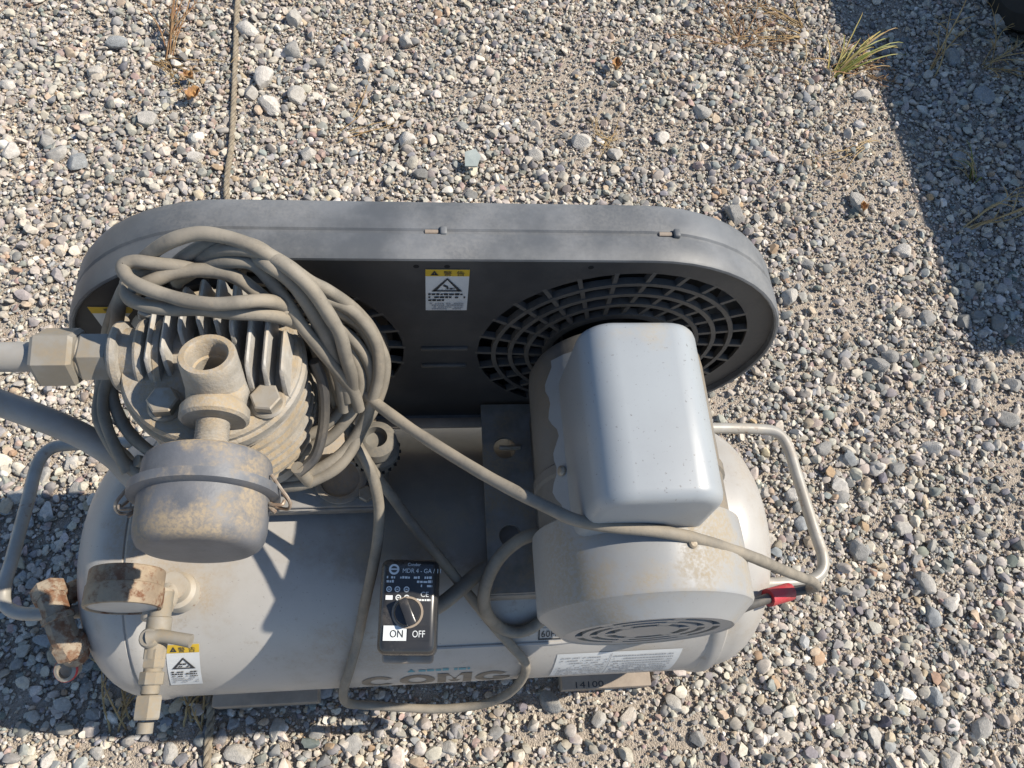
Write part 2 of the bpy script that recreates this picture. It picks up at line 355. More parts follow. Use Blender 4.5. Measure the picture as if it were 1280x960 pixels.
# 300 larger stones, each its own piece of the ground
VX = lambda y: (-.62 - .22 * y, .86 + .42 * y)
taken = []
def place_stone(i, x, y, r, tint, rz, sink=.18):
    me = stone_meshes[i % len(stone_meshes)]
    o = bpy.data.objects.new('stone', me); col.objects.link(o)
    o.scale = (r, r, r); o.rotation_euler = (random.uniform(-.35, .35), random.uniform(-.35, .35), rz)
    o.location = (x, y, gh(x, y) + r * sink); o.color = tuple(.72 * v + .28 * w_ for v, w_ in zip(tint, (.44, .41, .37))) + (1,); o.parent = ground
    taken.append((x, y, r))
stone_meshes = [pebble_mesh('stone', 100 + k, 3, 8 + k % 6, stone_m) for k in range(14)]
HAND = [(-0.310, 1.215, 0.0219, (0.60, 0.57, 0.52)), (-0.230, 1.251, 0.0220, (0.45, 0.43, 0.39)), (0.810, 0.743, 0.0174, (0.60, 0.57, 0.52)), (0.755, 0.834, 0.0220, (0.45, 0.43, 0.39)), (0.831, 1.099, 0.0165, (0.45, 0.43, 0.39)), (0.527, 0.813, 0.0220, (0.27, 0.27, 0.26)), (0.079, 0.851, 0.0110, (0.13, 0.14, 0.14)), (-0.262, 1.033, 0.0220, (0.60, 0.57, 0.52)), (-0.193, 0.930, 0.0167, (0.45, 0.43, 0.39)), (-0.182, 1.144, 0.0154, (0.27, 0.27, 0.26)), (-0.104, 1.144, 0.0196, (0.60, 0.57, 0.52)), (-0.232, 1.168, 0.0220, (0.45, 0.43, 0.39)), (-0.275, 1.095, 0.0220, (0.60, 0.57, 0.52)), (-0.296, 1.061, 0.0147, (0.45, 0.43, 0.39)), (-0.216, 1.059, 0.0220, (0.45, 0.43, 0.39)), (-0.368, 0.911, 0.0150, (0.60, 0.57, 0.52)), (-0.331, 0.803, 0.0134, (0.60, 0.57, 0.52)), (-0.583, 0.910, 0.0166, (0.45, 0.43, 0.39)), (-0.600, 0.938, 0.0134, (0.27, 0.27, 0.26)), (-0.544, 0.895, 0.0177, (0.26, 0.29, 0.31)), (-0.454, 0.991, 0.0186, (0.45, 0.43, 0.39)), (-0.650, 0.916, 0.0164, (0.60, 0.57, 0.52)), (-0.687, 1.063, 0.0137, (0.60, 0.57, 0.52)), (-0.554, 1.097, 0.0166, (0.45, 0.43, 0.39)), (-0.535, 1.166, 0.0195, (0.26, 0.29, 0.31)), (-0.026, 0.970, 0.0200, (0.60, 0.57, 0.52)), (-0.006, 0.892, 0.0134, (0.13, 0.14, 0.14)), (0.276, 0.976, 0.0198, (0.60, 0.57, 0.52)), (0.193, 0.941, 0.0154, (0.45, 0.43, 0.39)), (-0.033, 1.203, 0.0161, (0.45, 0.43, 0.39)), (0.334, 0.945, 0.0172, (0.45, 0.43, 0.39)), (0.504, 1.049, 0.0182, (0.45, 0.43, 0.39)), (0.426, 0.985, 0.0149, (0.60, 0.57, 0.52)), (0.915, 0.487, 0.0162, (0.27, 0.27, 0.26)), (0.886, 0.426, 0.0182, (0.27, 0.27, 0.26)), (0.748, 0.383, 0.0163, (0.60, 0.57, 0.52)), (0.594, 0.232, 0.0182, (0.27, 0.27, 0.26)), (0.665, 0.264, 0.0154, (0.45, 0.43, 0.39)), (0.675, 0.191, 0.0171, (0.45, 0.43, 0.39)), (0.706, 0.157, 0.0138, (0.60, 0.57, 0.52)), (0.672, 0.143, 0.0146, (0.26, 0.29, 0.31)), (0.574, 0.057, 0.0129, (0.26, 0.29, 0.31)), (0.641, 0.044, 0.0140, (0.26, 0.29, 0.31)), (0.693, 0.004, 0.0168, (0.45, 0.43, 0.39)), (0.757, 0.058, 0.0133, (0.45, 0.43, 0.39)), (0.644, -0.030, 0.0154, (0.45, 0.43, 0.39)), (0.588, 0.325, 0.0144, (0.60, 0.57, 0.52)), (0.483, 0.081, 0.0108, (0.45, 0.43, 0.39)), (0.548, 0.003, 0.0125, (0.45, 0.43, 0.39)), (1.193, 1.317, 0.0220, (0.27, 0.27, 0.26)), (0.514, 0.315, 0.0141, (0.60, 0.57, 0.52)), (0.516, 0.274, 0.0129, (0.26, 0.29, 0.31)), (0.579, 0.386, 0.0147, (0.27, 0.27, 0.26)), (0.611, 0.367, 0.0147, (0.26, 0.29, 0.31)), (0.651, 0.354, 0.0136, (0.60, 0.57, 0.52)), (0.684, 0.353, 0.0137, (0.27, 0.27, 0.26)), (0.585, 0.313, 0.0143, (0.27, 0.27, 0.26)), (0.699, 0.524, 0.0195, (0.27, 0.27, 0.26)), (0.854, 0.488, 0.0148, (0.45, 0.43, 0.39)), (-0.217, 0.024, 0.0149, (0.45, 0.43, 0.39)), (-0.178, 0.050, 0.0118, (0.45, 0.43, 0.39)), (-0.132, 0.045, 0.0102, (0.27, 0.27, 0.26)), (-0.090, 0.029, 0.0136, (0.45, 0.43, 0.39)), (-0.229, 0.058, 0.0084, (0.26, 0.29, 0.31)), (0.021, 0.019, 0.0113, (0.45, 0.43, 0.39)), (0.079, 0.033, 0.0106, (0.27, 0.27, 0.26)), (0.149, 0.060, 0.0154, (0.27, 0.27, 0.26)), (0.202, 0.040, 0.0118, (0.45, 0.43, 0.39)), (0.299, 0.053, 0.0121, (0.45, 0.43, 0.39)), (0.323, 0.011, 0.0110, (0.27, 0.27, 0.26)), (-0.453, 0.079, 0.0089, (0.45, 0.43, 0.39)), (-0.427, 0.032, 0.0111, (0.60, 0.57, 0.52)), (-0.376, 0.037, 0.0096, (0.45, 0.43, 0.39)), (-0.297, 0.029, 0.0114, (0.45, 0.43, 0.39)), (0.356, 0.146, 0.0118, (0.60, 0.57, 0.52)), (0.980, 0.945, 0.0176, (0.26, 0.29, 0.31)), (1.085, 1.109, 0.0220, (0.26, 0.29, 0.31)), (1.052, 1.212, 0.0220, (0.26, 0.29, 0.31)), (1.026, 0.853, 0.0173, (0.26, 0.29, 0.31)), (0.631, 0.712, 0.0141, (0.27, 0.27, 0.26)), (0.581, 0.642, 0.0162, (0.45, 0.43, 0.39)), (0.723, 0.538, 0.0160, (0.27, 0.27, 0.26)), (0.810, 0.604, 0.0179, (0.27, 0.27, 0.26)), (0.873, 0.604, 0.0155, (0.13, 0.14, 0.14)), (0.934, 0.596, 0.0182, (0.13, 0.14, 0.14)), (0.904, 0.611, 0.0156, (0.13, 0.14, 0.14)), (-0.503, 0.306, 0.0124, (0.26, 0.29, 0.31)), (-0.525, 0.344, 0.0143, (0.45, 0.43, 0.39)), (-0.482, 0.321, 0.0116, (0.60, 0.57, 0.52)), (-0.465, 0.386, 0.0111, (0.60, 0.57, 0.52)), (-0.496, 0.370, 0.0118, (0.45, 0.43, 0.39)), (-0.454, 0.352, 0.0109, (0.27, 0.27, 0.26)), (-0.456, 0.259, 0.0096, (0.45, 0.43, 0.39)), (-0.483, 0.230, 0.0094, (0.27, 0.27, 0.26)), (-0.461, 0.163, 0.0117, (0.26, 0.29, 0.31)), (-0.482, 0.137, 0.0099, (0.27, 0.27, 0.26)), (-0.425, 0.090, 0.0106, (0.45, 0.43, 0.39)), (-0.387, 0.078, 0.0090, (0.27, 0.27, 0.26))]
for k, (x, y, r, t) in enumerate(HAND): place_stone(k, x, y, r, t, k * 1.7, .28)
k = len(HAND)
while k < 300:
    y = random.uniform(-.05, 1.5); lo, hi = VX(y); x = random.uniform(lo, hi)
    r = random.choice((.0085, .009, .0095, .0105, .0115, .013)) * random.uniform(.95, 1.12)
    if -.36 < x < .38 and .05 < y < .42 and random.random() < .97: continue
    if any((x - a) ** 2 + (y - b) ** 2 < (r + c) ** 2 for a, b, c in taken): continue
    if mnoise.noise(Vector((x * 2.6, y * 2.6, 3.3))) < -.12 and random.random() < .7: continue
    place_stone(k, x, y, r, tints(1, rng)[0], random.uniform(0, 6.28)); k += 1
# the rest of the gravel: one mass
def scatter(k, rlo, rhi, pw, zlo, zhi, thin):
    y = rng.uniform(-.32, 1.75, k * 2); lo = -.70 - .28 * y; hi = .95 + .48 * y
    # even density over the trapezoid: x is drawn over the widest span, then cut
    x = rng.uniform(-1.25, 1.85, k * 2); keep = (x > lo) & (x < hi)
    x = x[keep][:k]; y = y[keep][:k]; q = len(x)
    f = np.sin(x * 7.1 + 1.1 * np.sin(y * 5.3)) * np.sin(y * 6.3 + 1.3 * np.sin(x * 4.1 + .7)) + .5 * np.sin(x * 17 + y * 9) * np.sin(y * 15 - x * 6)
    kp = rng.uniform(0, 1, q) < 1 - thin * np.clip((f - .32) * 3.2, 0, 1)
    x = x[kp]; y = y[kp]; q = len(x)
    r = rlo + (rhi - rlo) * rng.uniform(0, 1, q) ** pw
    z = ghv(x, y) + r * rng.uniform(zlo, zhi, q)
    return x, y, z, r
sets = [scatter(165000, .0013, .0030, 1.0, -.2, 1.0, .38), scatter(50000, .0030, .0058, 1.5, .05, .9, .62), scatter(14500, .0056, .0105, 1.8, .1, .7, .68)]
x = np.concatenate([s[0] for s in sets]); y = np.concatenate([s[1] for s in sets]); z = np.concatenate([s[2] for s in sets]); r = np.concatenate([s[3] for s in sets])
kk = len(x)
pm = bpy.data.meshes.new('gravel'); pm.vertices.add(kk); pm.vertices.foreach_set('co', np.stack([x, y, z], 1).ravel())
def attr(nm, ty, key, arr):
    a = pm.attributes.new(nm, ty, 'POINT'); a.data.foreach_set(key, np.asarray(arr).ravel())
rot = np.stack([rng.normal(0, .45, kk), rng.normal(0, .45, kk), rng.uniform(0, 6.283, kk)], 1)
attr('rot', 'FLOAT_VECTOR', 'vector', rot); attr('size', 'FLOAT', 'value', r); attr('pick', 'INT', 'value', rng.integers(0, 24, kk).astype(np.int32))
tt = tints(kk, rng); attr('tint', 'FLOAT_COLOR', 'color', np.concatenate([tt, np.ones((kk, 1))], 1))
gravel = bpy.data.objects.new('gravel', pm); col.objects.link(gravel)
tag(gravel, 'loose grey and beige gravel covering the ground', 'gravel', kind='stuff')
pc = bpy.data.collections.new('pebble_shapes')
for k in range(24):
    po = bpy.data.objects.new('pebble_shape_%02d' % k, pebble_mesh('pebble', 300 + k, 2, 5 + k % 6, pebble_m)); pc.objects.link(po)
ng = bpy.data.node_groups.new('gravel_scatter', 'GeometryNodeTree')
ng.interface.new_socket('Geometry', in_out='INPUT', socket_type='NodeSocketGeometry'); ng.interface.new_socket('Geometry', in_out='OUTPUT', socket_type='NodeSocketGeometry')
gi = ng.nodes.new('NodeGroupInput'); go = ng.nodes.new('NodeGroupOutput')
ci = ng.nodes.new('GeometryNodeCollectionInfo'); ci.inputs['Collection'].default_value = pc; ci.inputs['Separate Children'].default_value = True; ci.inputs['Reset Children'].default_value = True
ip = ng.nodes.new('GeometryNodeInstanceOnPoints'); ip.inputs['Pick Instance'].default_value = True
def na(nm, ty):
    a = ng.nodes.new('GeometryNodeInputNamedAttribute'); a.data_type = ty; a.inputs['Name'].default_value = nm; return a.outputs['Attribute']
ng.links.new(gi.outputs[0], ip.inputs['Points']); ng.links.new(ci.outputs[0], ip.inputs['Instance'])
ng.links.new(na('pick', 'INT'), ip.inputs['Instance Index']); ng.links.new(na('rot', 'FLOAT_VECTOR'), ip.inputs['Rotation']); ng.links.new(na('size', 'FLOAT'), ip.inputs['Scale'])
ng.links.new(ip.outputs[0], go.inputs[0])
md = gravel.modifiers.new('scatter', 'NODES'); md.node_group = ng

# ---------------------------------------------------------------- air compressor
TX0, TX1, TY, TZ, TR = -.338, .364, .212, .172, .135
AC = empty('air_compressor', (.01, TY, 0))
tag(AC, 'dusty grey belt-driven air compressor with black belt guard on gravel', 'air compressor')
# tank
def headprof(x_end, x_body, sgn):
    pts = []
    for k in range(13):
        t = math.pi / 2 * k / 12; pts.append((TR * math.sin(t) ** .62, x_end + sgn * (x_body - x_end) * sgn * (1 - math.cos(t) ** .9)))
    return pts
mb = MB(); prof = []
L = .068
for k in range(14):
    t = math.pi / 2 * k / 13; prof.append((TR * math.sin(t) ** .72, TX0 + L * (1 - math.cos(t))))
prof += [(TR - .0012, TX0 + L + .001), (TR + .0020, TX0 + L + .004), (TR + .0026, TX0 + L + .009), (TR + .0018, TX0 + L + .014), (TR, TX0 + L + .018)]
prof += [(TR, TX0 + L + .05), (TR, 0), (TR, TX1 - L - .05), (TR, TX1 - L - .020), (TR + .0024, TX1 - L - .0165), (TR + .0030, TX1 - L - .011), (TR + .0024, TX1 - L - .0055), (TR - .0022, TX1 - L - .002), (TR - .0030, TX1 - L + .001)]
for k in range(12, -1, -1):
    t = math.pi / 2 * k / 13; prof.append(((TR - .003) * math.sin(t) ** .72, TX1 - L * (1 - math.cos(t)) * .98))
mb.lathe([(r, h) for r, h in prof], (0, TY, TZ), (1, 0, 0), 72)
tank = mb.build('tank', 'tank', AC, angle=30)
def tankp(x, ang, lift=0.0):
    a = R(ang); return Vector((x, TY - (TR + lift) * math.sin(a), TZ + (TR + lift) * math.cos(a)))
def tank_sheet(x0, a0, skew=0.0):      # u to the right, v towards the top of the tank
    return Sheet(lambda u, v, lift: tankp(x0 + u + skew * v, a0 - math.degrees(v / TR), .0004 + lift))
mb = MB(); mb.tube([tankp(x, 55.5 - 2.5 * max(0, (x - .12) / .18) ** 1.0 * 3, .0002) for x in np.linspace(.0, TX1 - L - .012, 24)], .0022, 8, 2); mb.build('weld_seam', 'tank', tank)
# warning label on the tank
s = tank_sheet(-.241, 72, .10)
s.quad(0, 0, .029, .058, 0, 0, 2, 10); s.quad(0, .0485, .029, .058, 1, .0004, 2, 2)
s.text('警', .0105, .0500, .0065, 2, .0008); s.text('告', .0195, .0500, .0065, 2, .0008)
s.triangle(.0065, .0502, .006, .006, .0012, 2, .0008); s.triangle(.0145, .028, .021, .015, .0016, 2, .0006); s.lines(.010, .019, .0305, .002, 2, .0006, 4); s.lines(.011, .017, .0335, .002, 2, .0006, 5)
for k in range(6): s.lines(.003, .026, .0225 - k * .0033, .0016 if k > 1 else .0021, 3 if k > 2 else 2, .0006, 10 + k)
s.mb.build('warning_label', ['white', 'yellow', 'ink', 'ink_grey'], tank, smooth=False)
s = tank_sheet(.104, 53.5)
s.quad(0, 0, .024, .014, 0, 0, 1, 3); s.text('60Hz', .0022, .0035, .0112, 1, .0005, .82)
s.quad(0, 0, .024, .0016, 1, .0005); s.quad(0, 0, .0012, .014, 1, .0005)
s.mb.build('frequency_label', ['tank', 'ink'], tank, smooth=False)
s = tank_sheet(.122, 86, .05)
s.quad(0, 0, .126, .054, 0, 0, 6, 10)
for k in range(9): s.lines(.005, .052, .004 + k * .0052, .0020, 2, .0005, 30 + k, .7)
for k in range(9): s.lines(.058, .119, .004 + k * .0052, .0022, 1 if k % 3 == 0 else 2, .0005, 50 + k, .85)
s.quad(.0545, .002, .0551, .052, 2, .0005, 1, 6)
s.mb.build('specification_label', ['white', 'ink_grey', 'ink_grey'], tank, smooth=False)
s = tank_sheet(-.066, 88.5)
def band(uc, vc, ru, rv, th, a0, a1, k=22):
    s.mb.m = 0; vs_ = []
    for q in range(k + 1):
        a = R(a0 + (a1 - a0) * q / k)
        vs_ += [s.fn(uc + ru * math.cos(a), vc + rv * math.sin(a), 0), s.fn(uc + (ru - th) * math.cos(a), vc + (rv - th * .8) * math.sin(a), 0)]
    s.mb.add(vs_, [[2 * q, 2 * q + 2, 2 * q + 3, 2 * q + 1] for q in range(k)])
band(.0170, .0165, .0170, .0165, .0085, 38, 322); band(.0545, .0165, .0175, .0165, .0085, 0, 360)
for u0 in (.0745, .1000): s.quad(u0, 0, u0 + .0085, .033, 0, 0, 1, 4)
s.poly([(.0745, .033), (.0850, .033), (.0915, .016), (.0915, .004), (.0885, .004)][::-1], 0, .0001); s.poly([(.1085, .033), (.0980, .033), (.0915, .016), (.0915, .004), (.0945, .004)], 0, .0001)
band(.1295, .0165, .0175, .0165, .0085, 40, 350); s.quad(.1300, .0100, .1470, .0175, 0, 0)
s.mb.build('logo_lettering', ['ink_brown'], tank, smooth=False)
s = tank_sheet(-.020, 71.5)
s.triangle(.003, 0, .008, .006, .002, 0, 0); s.lines(.010, .060, 0, .005, 0, 0, 77, .85); s.mb.build('maker_lettering', ['ink_teal'], tank, smooth=False)
# handles
def handle(pts, nm='carry_handle'):
    mb = MB(); mb.tube(pts, .0062, 12, 6); return mb.build(nm, 'handle', AC)
handle([(-.25, .318, .243), (-.30, .321, .236), (-.364, .321, .232), (-.386, .317, .231), (-.3955, .300, .230), (-.397, .26, .230), (-.3995, .205, .230), (-.401, .178, .230), (-.396, .160, .230), (-.378, .1515, .231), (-.34, .1505, .234), (-.24, .150, .245)])
handle([(.25, .325, .243), (.31, .3255, .237), (.370, .3255, .232), (.398, .321, .231), (.4085, .303, .230), (.4115, .27, .230), (.417, .205, .230), (.4195, .180, .230), (.415, .163, .230), (.398, .153, .230), (.36, .151, .232), (.25, .150, .243)])

# belt guard ------------------------------------------------
GXL, GXR, GZ, GR = -.136, .162, .4310, .1430
def capsule(rad, seg=28):
    out = []
    for k in range(seg + 1):
        t = math.pi / 2 - math.pi * k / seg; out.append((GXR + rad * math.cos(t), GZ + rad * math.sin(t)))
    for k in range(seg + 1):
        t = -math.pi / 2 - math.pi * k / seg; out.append((GXL + rad * math.cos(t), GZ + rad * math.sin(t)))
    return out
rim = [(GR - .0045, .3225), (GR - .0042, .3165), (GR - .0030, .3155), (GR - .0012, .3160), (GR, .3185), (GR + .0004, .330), (GR, .3365), (GR - .0016, .3375), (GR - .0018, .3400), (GR - .0004, .3415), (GR, .3450), (GR - .0002, .360), (GR - .0025, .3665), (GR - .009, .3695), (GR - .03, .3705)]
mb = MB(); vs = []; fs = []; n0 = None
for rr, yy in rim:
    c = capsule(rr); n0 = len(c); vs += [(x, yy, z) for x, z in c]
for i in range(len(rim) - 1):
    for k in range(n0): k2 = (k + 1) % n0; fs.append([i * n0 + k, (i + 1) * n0 + k, (i + 1) * n0 + k2, i * n0 + k2])
fs.append([(len(rim) - 1) * n0 + k for k in range(n0)])
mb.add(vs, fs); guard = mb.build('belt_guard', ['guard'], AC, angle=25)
def plate_with_holes(name, loops, to3d, m, parent, thick, offset=-1):
    bm = bmesh.new(); edges = []
    for lp in loops:
        v = [bm.verts.new(to3d(*q)) for q in lp]
        edges += [bm.edges.new((v[i], v[(i + 1) % len(v)])) for i in range(len(v))]
    bmesh.ops.triangle_fill(bm, use_beauty=True, use_dissolve=False, edges=edges)
    bmesh.ops.recalc_face_normals(bm, faces=bm.faces)
    me = bpy.data.meshes.new(name); bm.to_mesh(me); bm.free(); me.materials.append(M[m])
    o = bpy.data.objects.new(name, me); col.objects.link(o); attach(o, parent)
    md = o.modifiers.new('thickness', 'SOLIDIFY'); md.thickness = thick; md.offset = 0; return o
circ = lambda cx, cz, rad, k=48: [(cx + rad * math.cos(2 * math.pi * i / k), cz + rad * math.sin(2 * math.pi * i / k)) for i in range(k)]
HR = .1175
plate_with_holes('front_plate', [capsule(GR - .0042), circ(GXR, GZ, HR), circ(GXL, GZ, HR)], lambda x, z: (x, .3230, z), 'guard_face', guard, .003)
def grille(cx):
    for rr in (.1035, .0890, .0745):
        mb = MB(); mb.lathe([(rr - .0019, -.003), (rr + .0019, -.003), (rr + .0019, .003), (rr - .0019, .003)], (cx, .3235, GZ), (0, 1, 0), 56, closed=True); mb.build('grille_ring', 'bar', guard, angle=30)
    mb = MB(); mb.lathe([(.054, -.003), (.0605, -.003), (.0605, .003), (.054, .003)], (cx, .3235, GZ), (0, 1, 0), 48, closed=True); mb.build('grille_hub', 'bar', guard, angle=30)
    mb = MB(); mb.box((.059, -.0028, -.0017), (HR + .002, .0028, .0017))
    src = mb.build('grille_spoke', 'bar', None, smooth=False)
    for k in range(26):
        o = src if k == 0 else src.copy()
        if k: col.objects.link(o)
        t = 2 * math.pi * (k + .35) / 26
        o.matrix_world = Matrix.Translation((cx, .3242, GZ)) @ Matrix.Rotation(-t, 4, 'Y') @ Matrix.Translation((.088, 0, 0)) @ Matrix.Rotation(.16, 4, 'Y') @ Matrix.Translation((-.088, 0, 0))
        o.parent = guard; o.location = Vector(o.location) - wloc(guard)
grille(GXR); grille(GXL)
mb = MB(); mb.box((GXL - .10, .3655, GZ - .10), (GXR + .10, .3685, GZ + .10)); mb.build('guard_inside', 'inner', guard)
for cx, rr in ((GXR, .048), (GXL, .108)):
    mb = MB(); mb.lathe([(.015, -.012), (rr * .35, -.012), (rr * .4, -.004), (rr * .86, -.004), (rr * .9, -.012), (rr, -.012), (rr - .008, 0), (rr, .012), (.015, .012)], (cx, .347, GZ), (0, 1, 0), 48); mb.build('pulley', 'belt', guard, angle=30)
mb = MB()
tp = [(GXR + .042 * math.cos(t), GZ + .042 * math.sin(t)) for t in np.linspace(math.pi * .44, -math.pi * .44, 14)] + [(GXL + .104 * math.cos(t), GZ + .104 * math.sin(t)) for t in np.linspace(-math.pi * .44 - .1, -2 * math.pi + math.pi * .44 + .1, 24)]
mb.tube([(a, .347, b) for a, b in tp], .006, 6, 2, closed=True); mb.build('drive_belt', 'cable_dark', guard)
# faint horizontal ribs between the two grilles, drain pin holes, side clips
for zz in (.436, .405):
    mb = MB(); mb.box((-.004, .3185, zz - .0022), (.036, .3225, zz + .0022), .001, 1); mb.build('rib', 'bar', guard, angle=60)
for xx in (-.006, .016, .121):
    mb = MB(); mb.lathe([(.0016, 0), (.0022, .0004)], (xx, .3217, .5560), (0, -1, 0), 12); mb.build('vent_pin', 'black', guard)
for xx in (.000, .170):
    mb = MB(); z0 = GZ + GR
    mb.box((xx, .3365, z0 - .0035), (xx + .013, .3425, z0 - .0022)); mb.box((xx + .011, .336, z0 - .004), (xx + .016, .343, z0 + .0015), .0012, 2); mb.build('snap_clip', 'guard', guard, angle=60)
    mb = MB(); mb.box((xx, .3378, z0 - .0022), (xx + .0105, .3412, z0 - .0006), .0006, 1); mb.build('clip_tab', 'wood', guard)
# warning label on the guard
s = Sheet(lambda u, v, lift: Vector((.0005 + u, .3211 - lift, .497 + v)))
s.quad(0, 0, .032, .056, 0, 0); s.quad(0, .0475, .032, .056, 1, .0003)
s.triangle(.0065, .0490, .006, .006, .0014, 2, .0006); s.text('警', .0128, .0490, .0066, 2, .0006); s.text('告', .0222, .0490, .0066, 2, .0006)
s.triangle(.016, .0275, .023, .018, .0016, 2, .0006); s.poly([(.0135, .037), (.0165, .0345), (.0172, .0325), (.0145, .0335), (.0128, .0350)], 2, .0006); s.lines(.0155, .0215, .0305, .0022, 2, .0006, 3, .9); s.lines(.011, .015, .0295, .0012, 3, .0006, 8)
for k, (a, b) in enumerate(((.002, .030), (.002, .030), (.002, .014))): s.lines(a, b, .0225 - k * .0042, .0025, 2, .0006, 90 + k, .9)
for k in range(4): s.lines(.003, .029, .0098 - k * .0026, .0014, 3, .0006, 95 + k, .8)
s.mb.build('warning_label', ['white', 'yellow', 'ink', 'ink_grey'], guard, smooth=False)
s = Sheet(lambda u, v, lift: Vector((-.249 + u, .3211 - lift, .457 + v)))
s.quad(0, 0, .031, .045, 0, 0); s.quad(0, .036, .031, .045, 1, .0003); s.text('警', .010, .0378, .0062, 2, .0006); s.text('告', .020, .0378, .0062, 2, .0006)
s.mb.build('warning_label', ['white', 'yellow', 'ink'], guard, smooth=False)

# motor ------------------------------------------------------
MX, MZ = .1640, .424
mb = MB(); mb.lathe([(.02, .312), (.055, .311), (.070, .308), (.0745, .301), (.0755, .290), (.0755, .205), (.0775, .203), (.0775, .196), (.0755, .194), (.0755, .150)], (MX, 0, MZ), (0, 1, 0), 56)
motor = mb.build('motor', 'motor_body', AC, angle=30)
mb = MB(); mb.lathe([(.0790, .160), (.0815, .158), (.0820, .150), (.0820, .0985), (.0808, .0962), (.0790, .0950), (.0672, .0838), (.0645, .0815), (.0628, .0827), (.0628, .094)], (MX, 0, MZ), (0, 1, 0), 64); fan = mb.build('fan_cover', 'fan_cover', motor, angle=28)
# fan cover face: rings of slots
mb = MB(); mb.lathe([(.001, .0880), (.0629, .0880)], (MX, 0, MZ), (0, 1, 0), 48); mb.build('grille_backing', 'black', motor)
mb = MB()
for a, b in ((.0545, .0628), (.0435, .0490), (.0320, .0378), (.0003, .0245)): mb.lathe([(a, .0824), (b, .0824), (b, .0854), (a, .0854)], (MX, 0, MZ), (0, 1, 0), 48, closed=True)
for k in range(6):
    t = math.pi / 3 * k + .3; rm = Matrix.Rotation(-t, 3, 'Y'); c = Vector((MX, .0839, MZ)) + rm @ Vector((.040, 0, 0))
    mb.box(c - Vector((.020, .0013, .0045)), c + Vector((.020, .0013, .0045)), rot=rm)
mb.build('fan_grille', 'fan_cover', motor, angle=30)
for a in (35, 155, 275):
    d = Vector((-math.cos(R(a)) if a != 35 else .22, 0, math.sin(R(a)) if a != 35 else .975)).normalized()
    mb = MB(); mb.lathe([(.0034, -.001), (.0034, .0016), (.0024, .0026), (.0005, .0028)], Vector((MX, .128, MZ)) + d * .0818, d, 14); mb.build('screw', 'boltm', motor)
# capacitor box on top of the motor
mb = MB(); bm = bmesh.new(); bmesh.ops.create_cube(bm, size=1)
for v in bm.verts: v.co = Vector((.150 + v.co.x * .092 * (.93 if v.co.z > 0 else 1), .2065 + v.co.y * .134 * (.98 if v.co.z > 0 else 1), .5105 + v.co.z * .111))
lng = [e_ for e_ in bm.edges if abs((e_.verts[0].co - e_.verts[1].co).y) > .1 and min(e_.verts[0].co.z, e_.verts[1].co.z) > .5]
bmesh.ops.bevel(bm, geom=lng, offset=.0235, segments=8, profile=.5, affect='EDGES')
end = [e_ for e_ in bm.edges if len(e_.link_faces) == 2 and e_.calc_face_angle(0) > .9]
bmesh.ops.bevel(bm, geom=end, offset=.0085, segments=4, profile=.5, affect='EDGES')
bm.verts.index_update(); mb.add([v.co for v in bm.verts], [[v.index for v in f.verts] for f in bm.faces]); bm.free()
mb.build('capacitor_box', 'motor', motor, angle=60)
mb = MB(); vs = []; fs = []
yy = np.linspace(.152, .290, 24)
for k, y_ in enumerate(yy):
    a1 = -58 + 5 * math.sin(k * .9) * math.sin(k * .37)
    for q, rr_ in ((a1, .0757), (a1, .0778), (-44, .0785), (-30, .0785)): vs.append((MX + rr_ * math.sin(R(q)), y_, MZ + rr_ * math.cos(R(q))))
for k in range(23):
    for q in range(3): fs.append([k * 4 + q, k * 4 + 4 + q, k * 4 + 5 + q, k * 4 + q + 1])
mb.add(vs, fs)
mb.build('box_flange', 'motor', motor, smooth=True)
mb = MB(); mb.lathe([(.004, 0), (.004, .002), (.0022, .0035), (.0005, .0036)], (MX - .062, .195, MZ + .0470), (-.8, 0, .6), 12); mb.build('screw', 'boltm', motor)
mb = MB(); mb.lathe([(.008, 0), (.008, .006), (.0055, .006), (.0055, .002)], (.0985, .166, .385), (-1, -.1, .1), 18); mb.build('cable_gland', 'boltm', motor)
# motor plate and feet
plate = plate_with_holes('motor_plate', [[(.0535, .134), (.262, .134), (.262, .318), (.0535, .318)], circ(.0755, .186, .0105, 20), circ(.075, .272, .0110, 20)], lambda x, y: (x, y, .3225), 'plate', AC, .004)
mb = MB(); mb.box((.0535, .1325, .300), (.262, .1365, .3205), .001, 1); mb.build('plate_lip', 'plate', plate, angle=60)
for x0, x1 in ((.10, .14), (.20, .24)):
    mb = MB(); mb.box((x0, .17, .3245), (x1, .30, .375), .003, 1); mb.build('motor_foot', 'motor_body', plate, angle=60)
for x0, x1 in ((.085, .10), (.235, .25)):
    mb = MB(); mb.box((x0, .145, .24), (x1, .312, .3205), .001, 1); mb.build('saddle', 'plate', plate, angle=60)  # saddles enlarged to block sunlight from the tank under the plate
mb = MB(); mb.tube([(.070, .273, .323), (.078, .272, .3245), (.090, .272, .325)], .0025, 8, 4); mb.build('slot_bolt', 'boltm', plate)

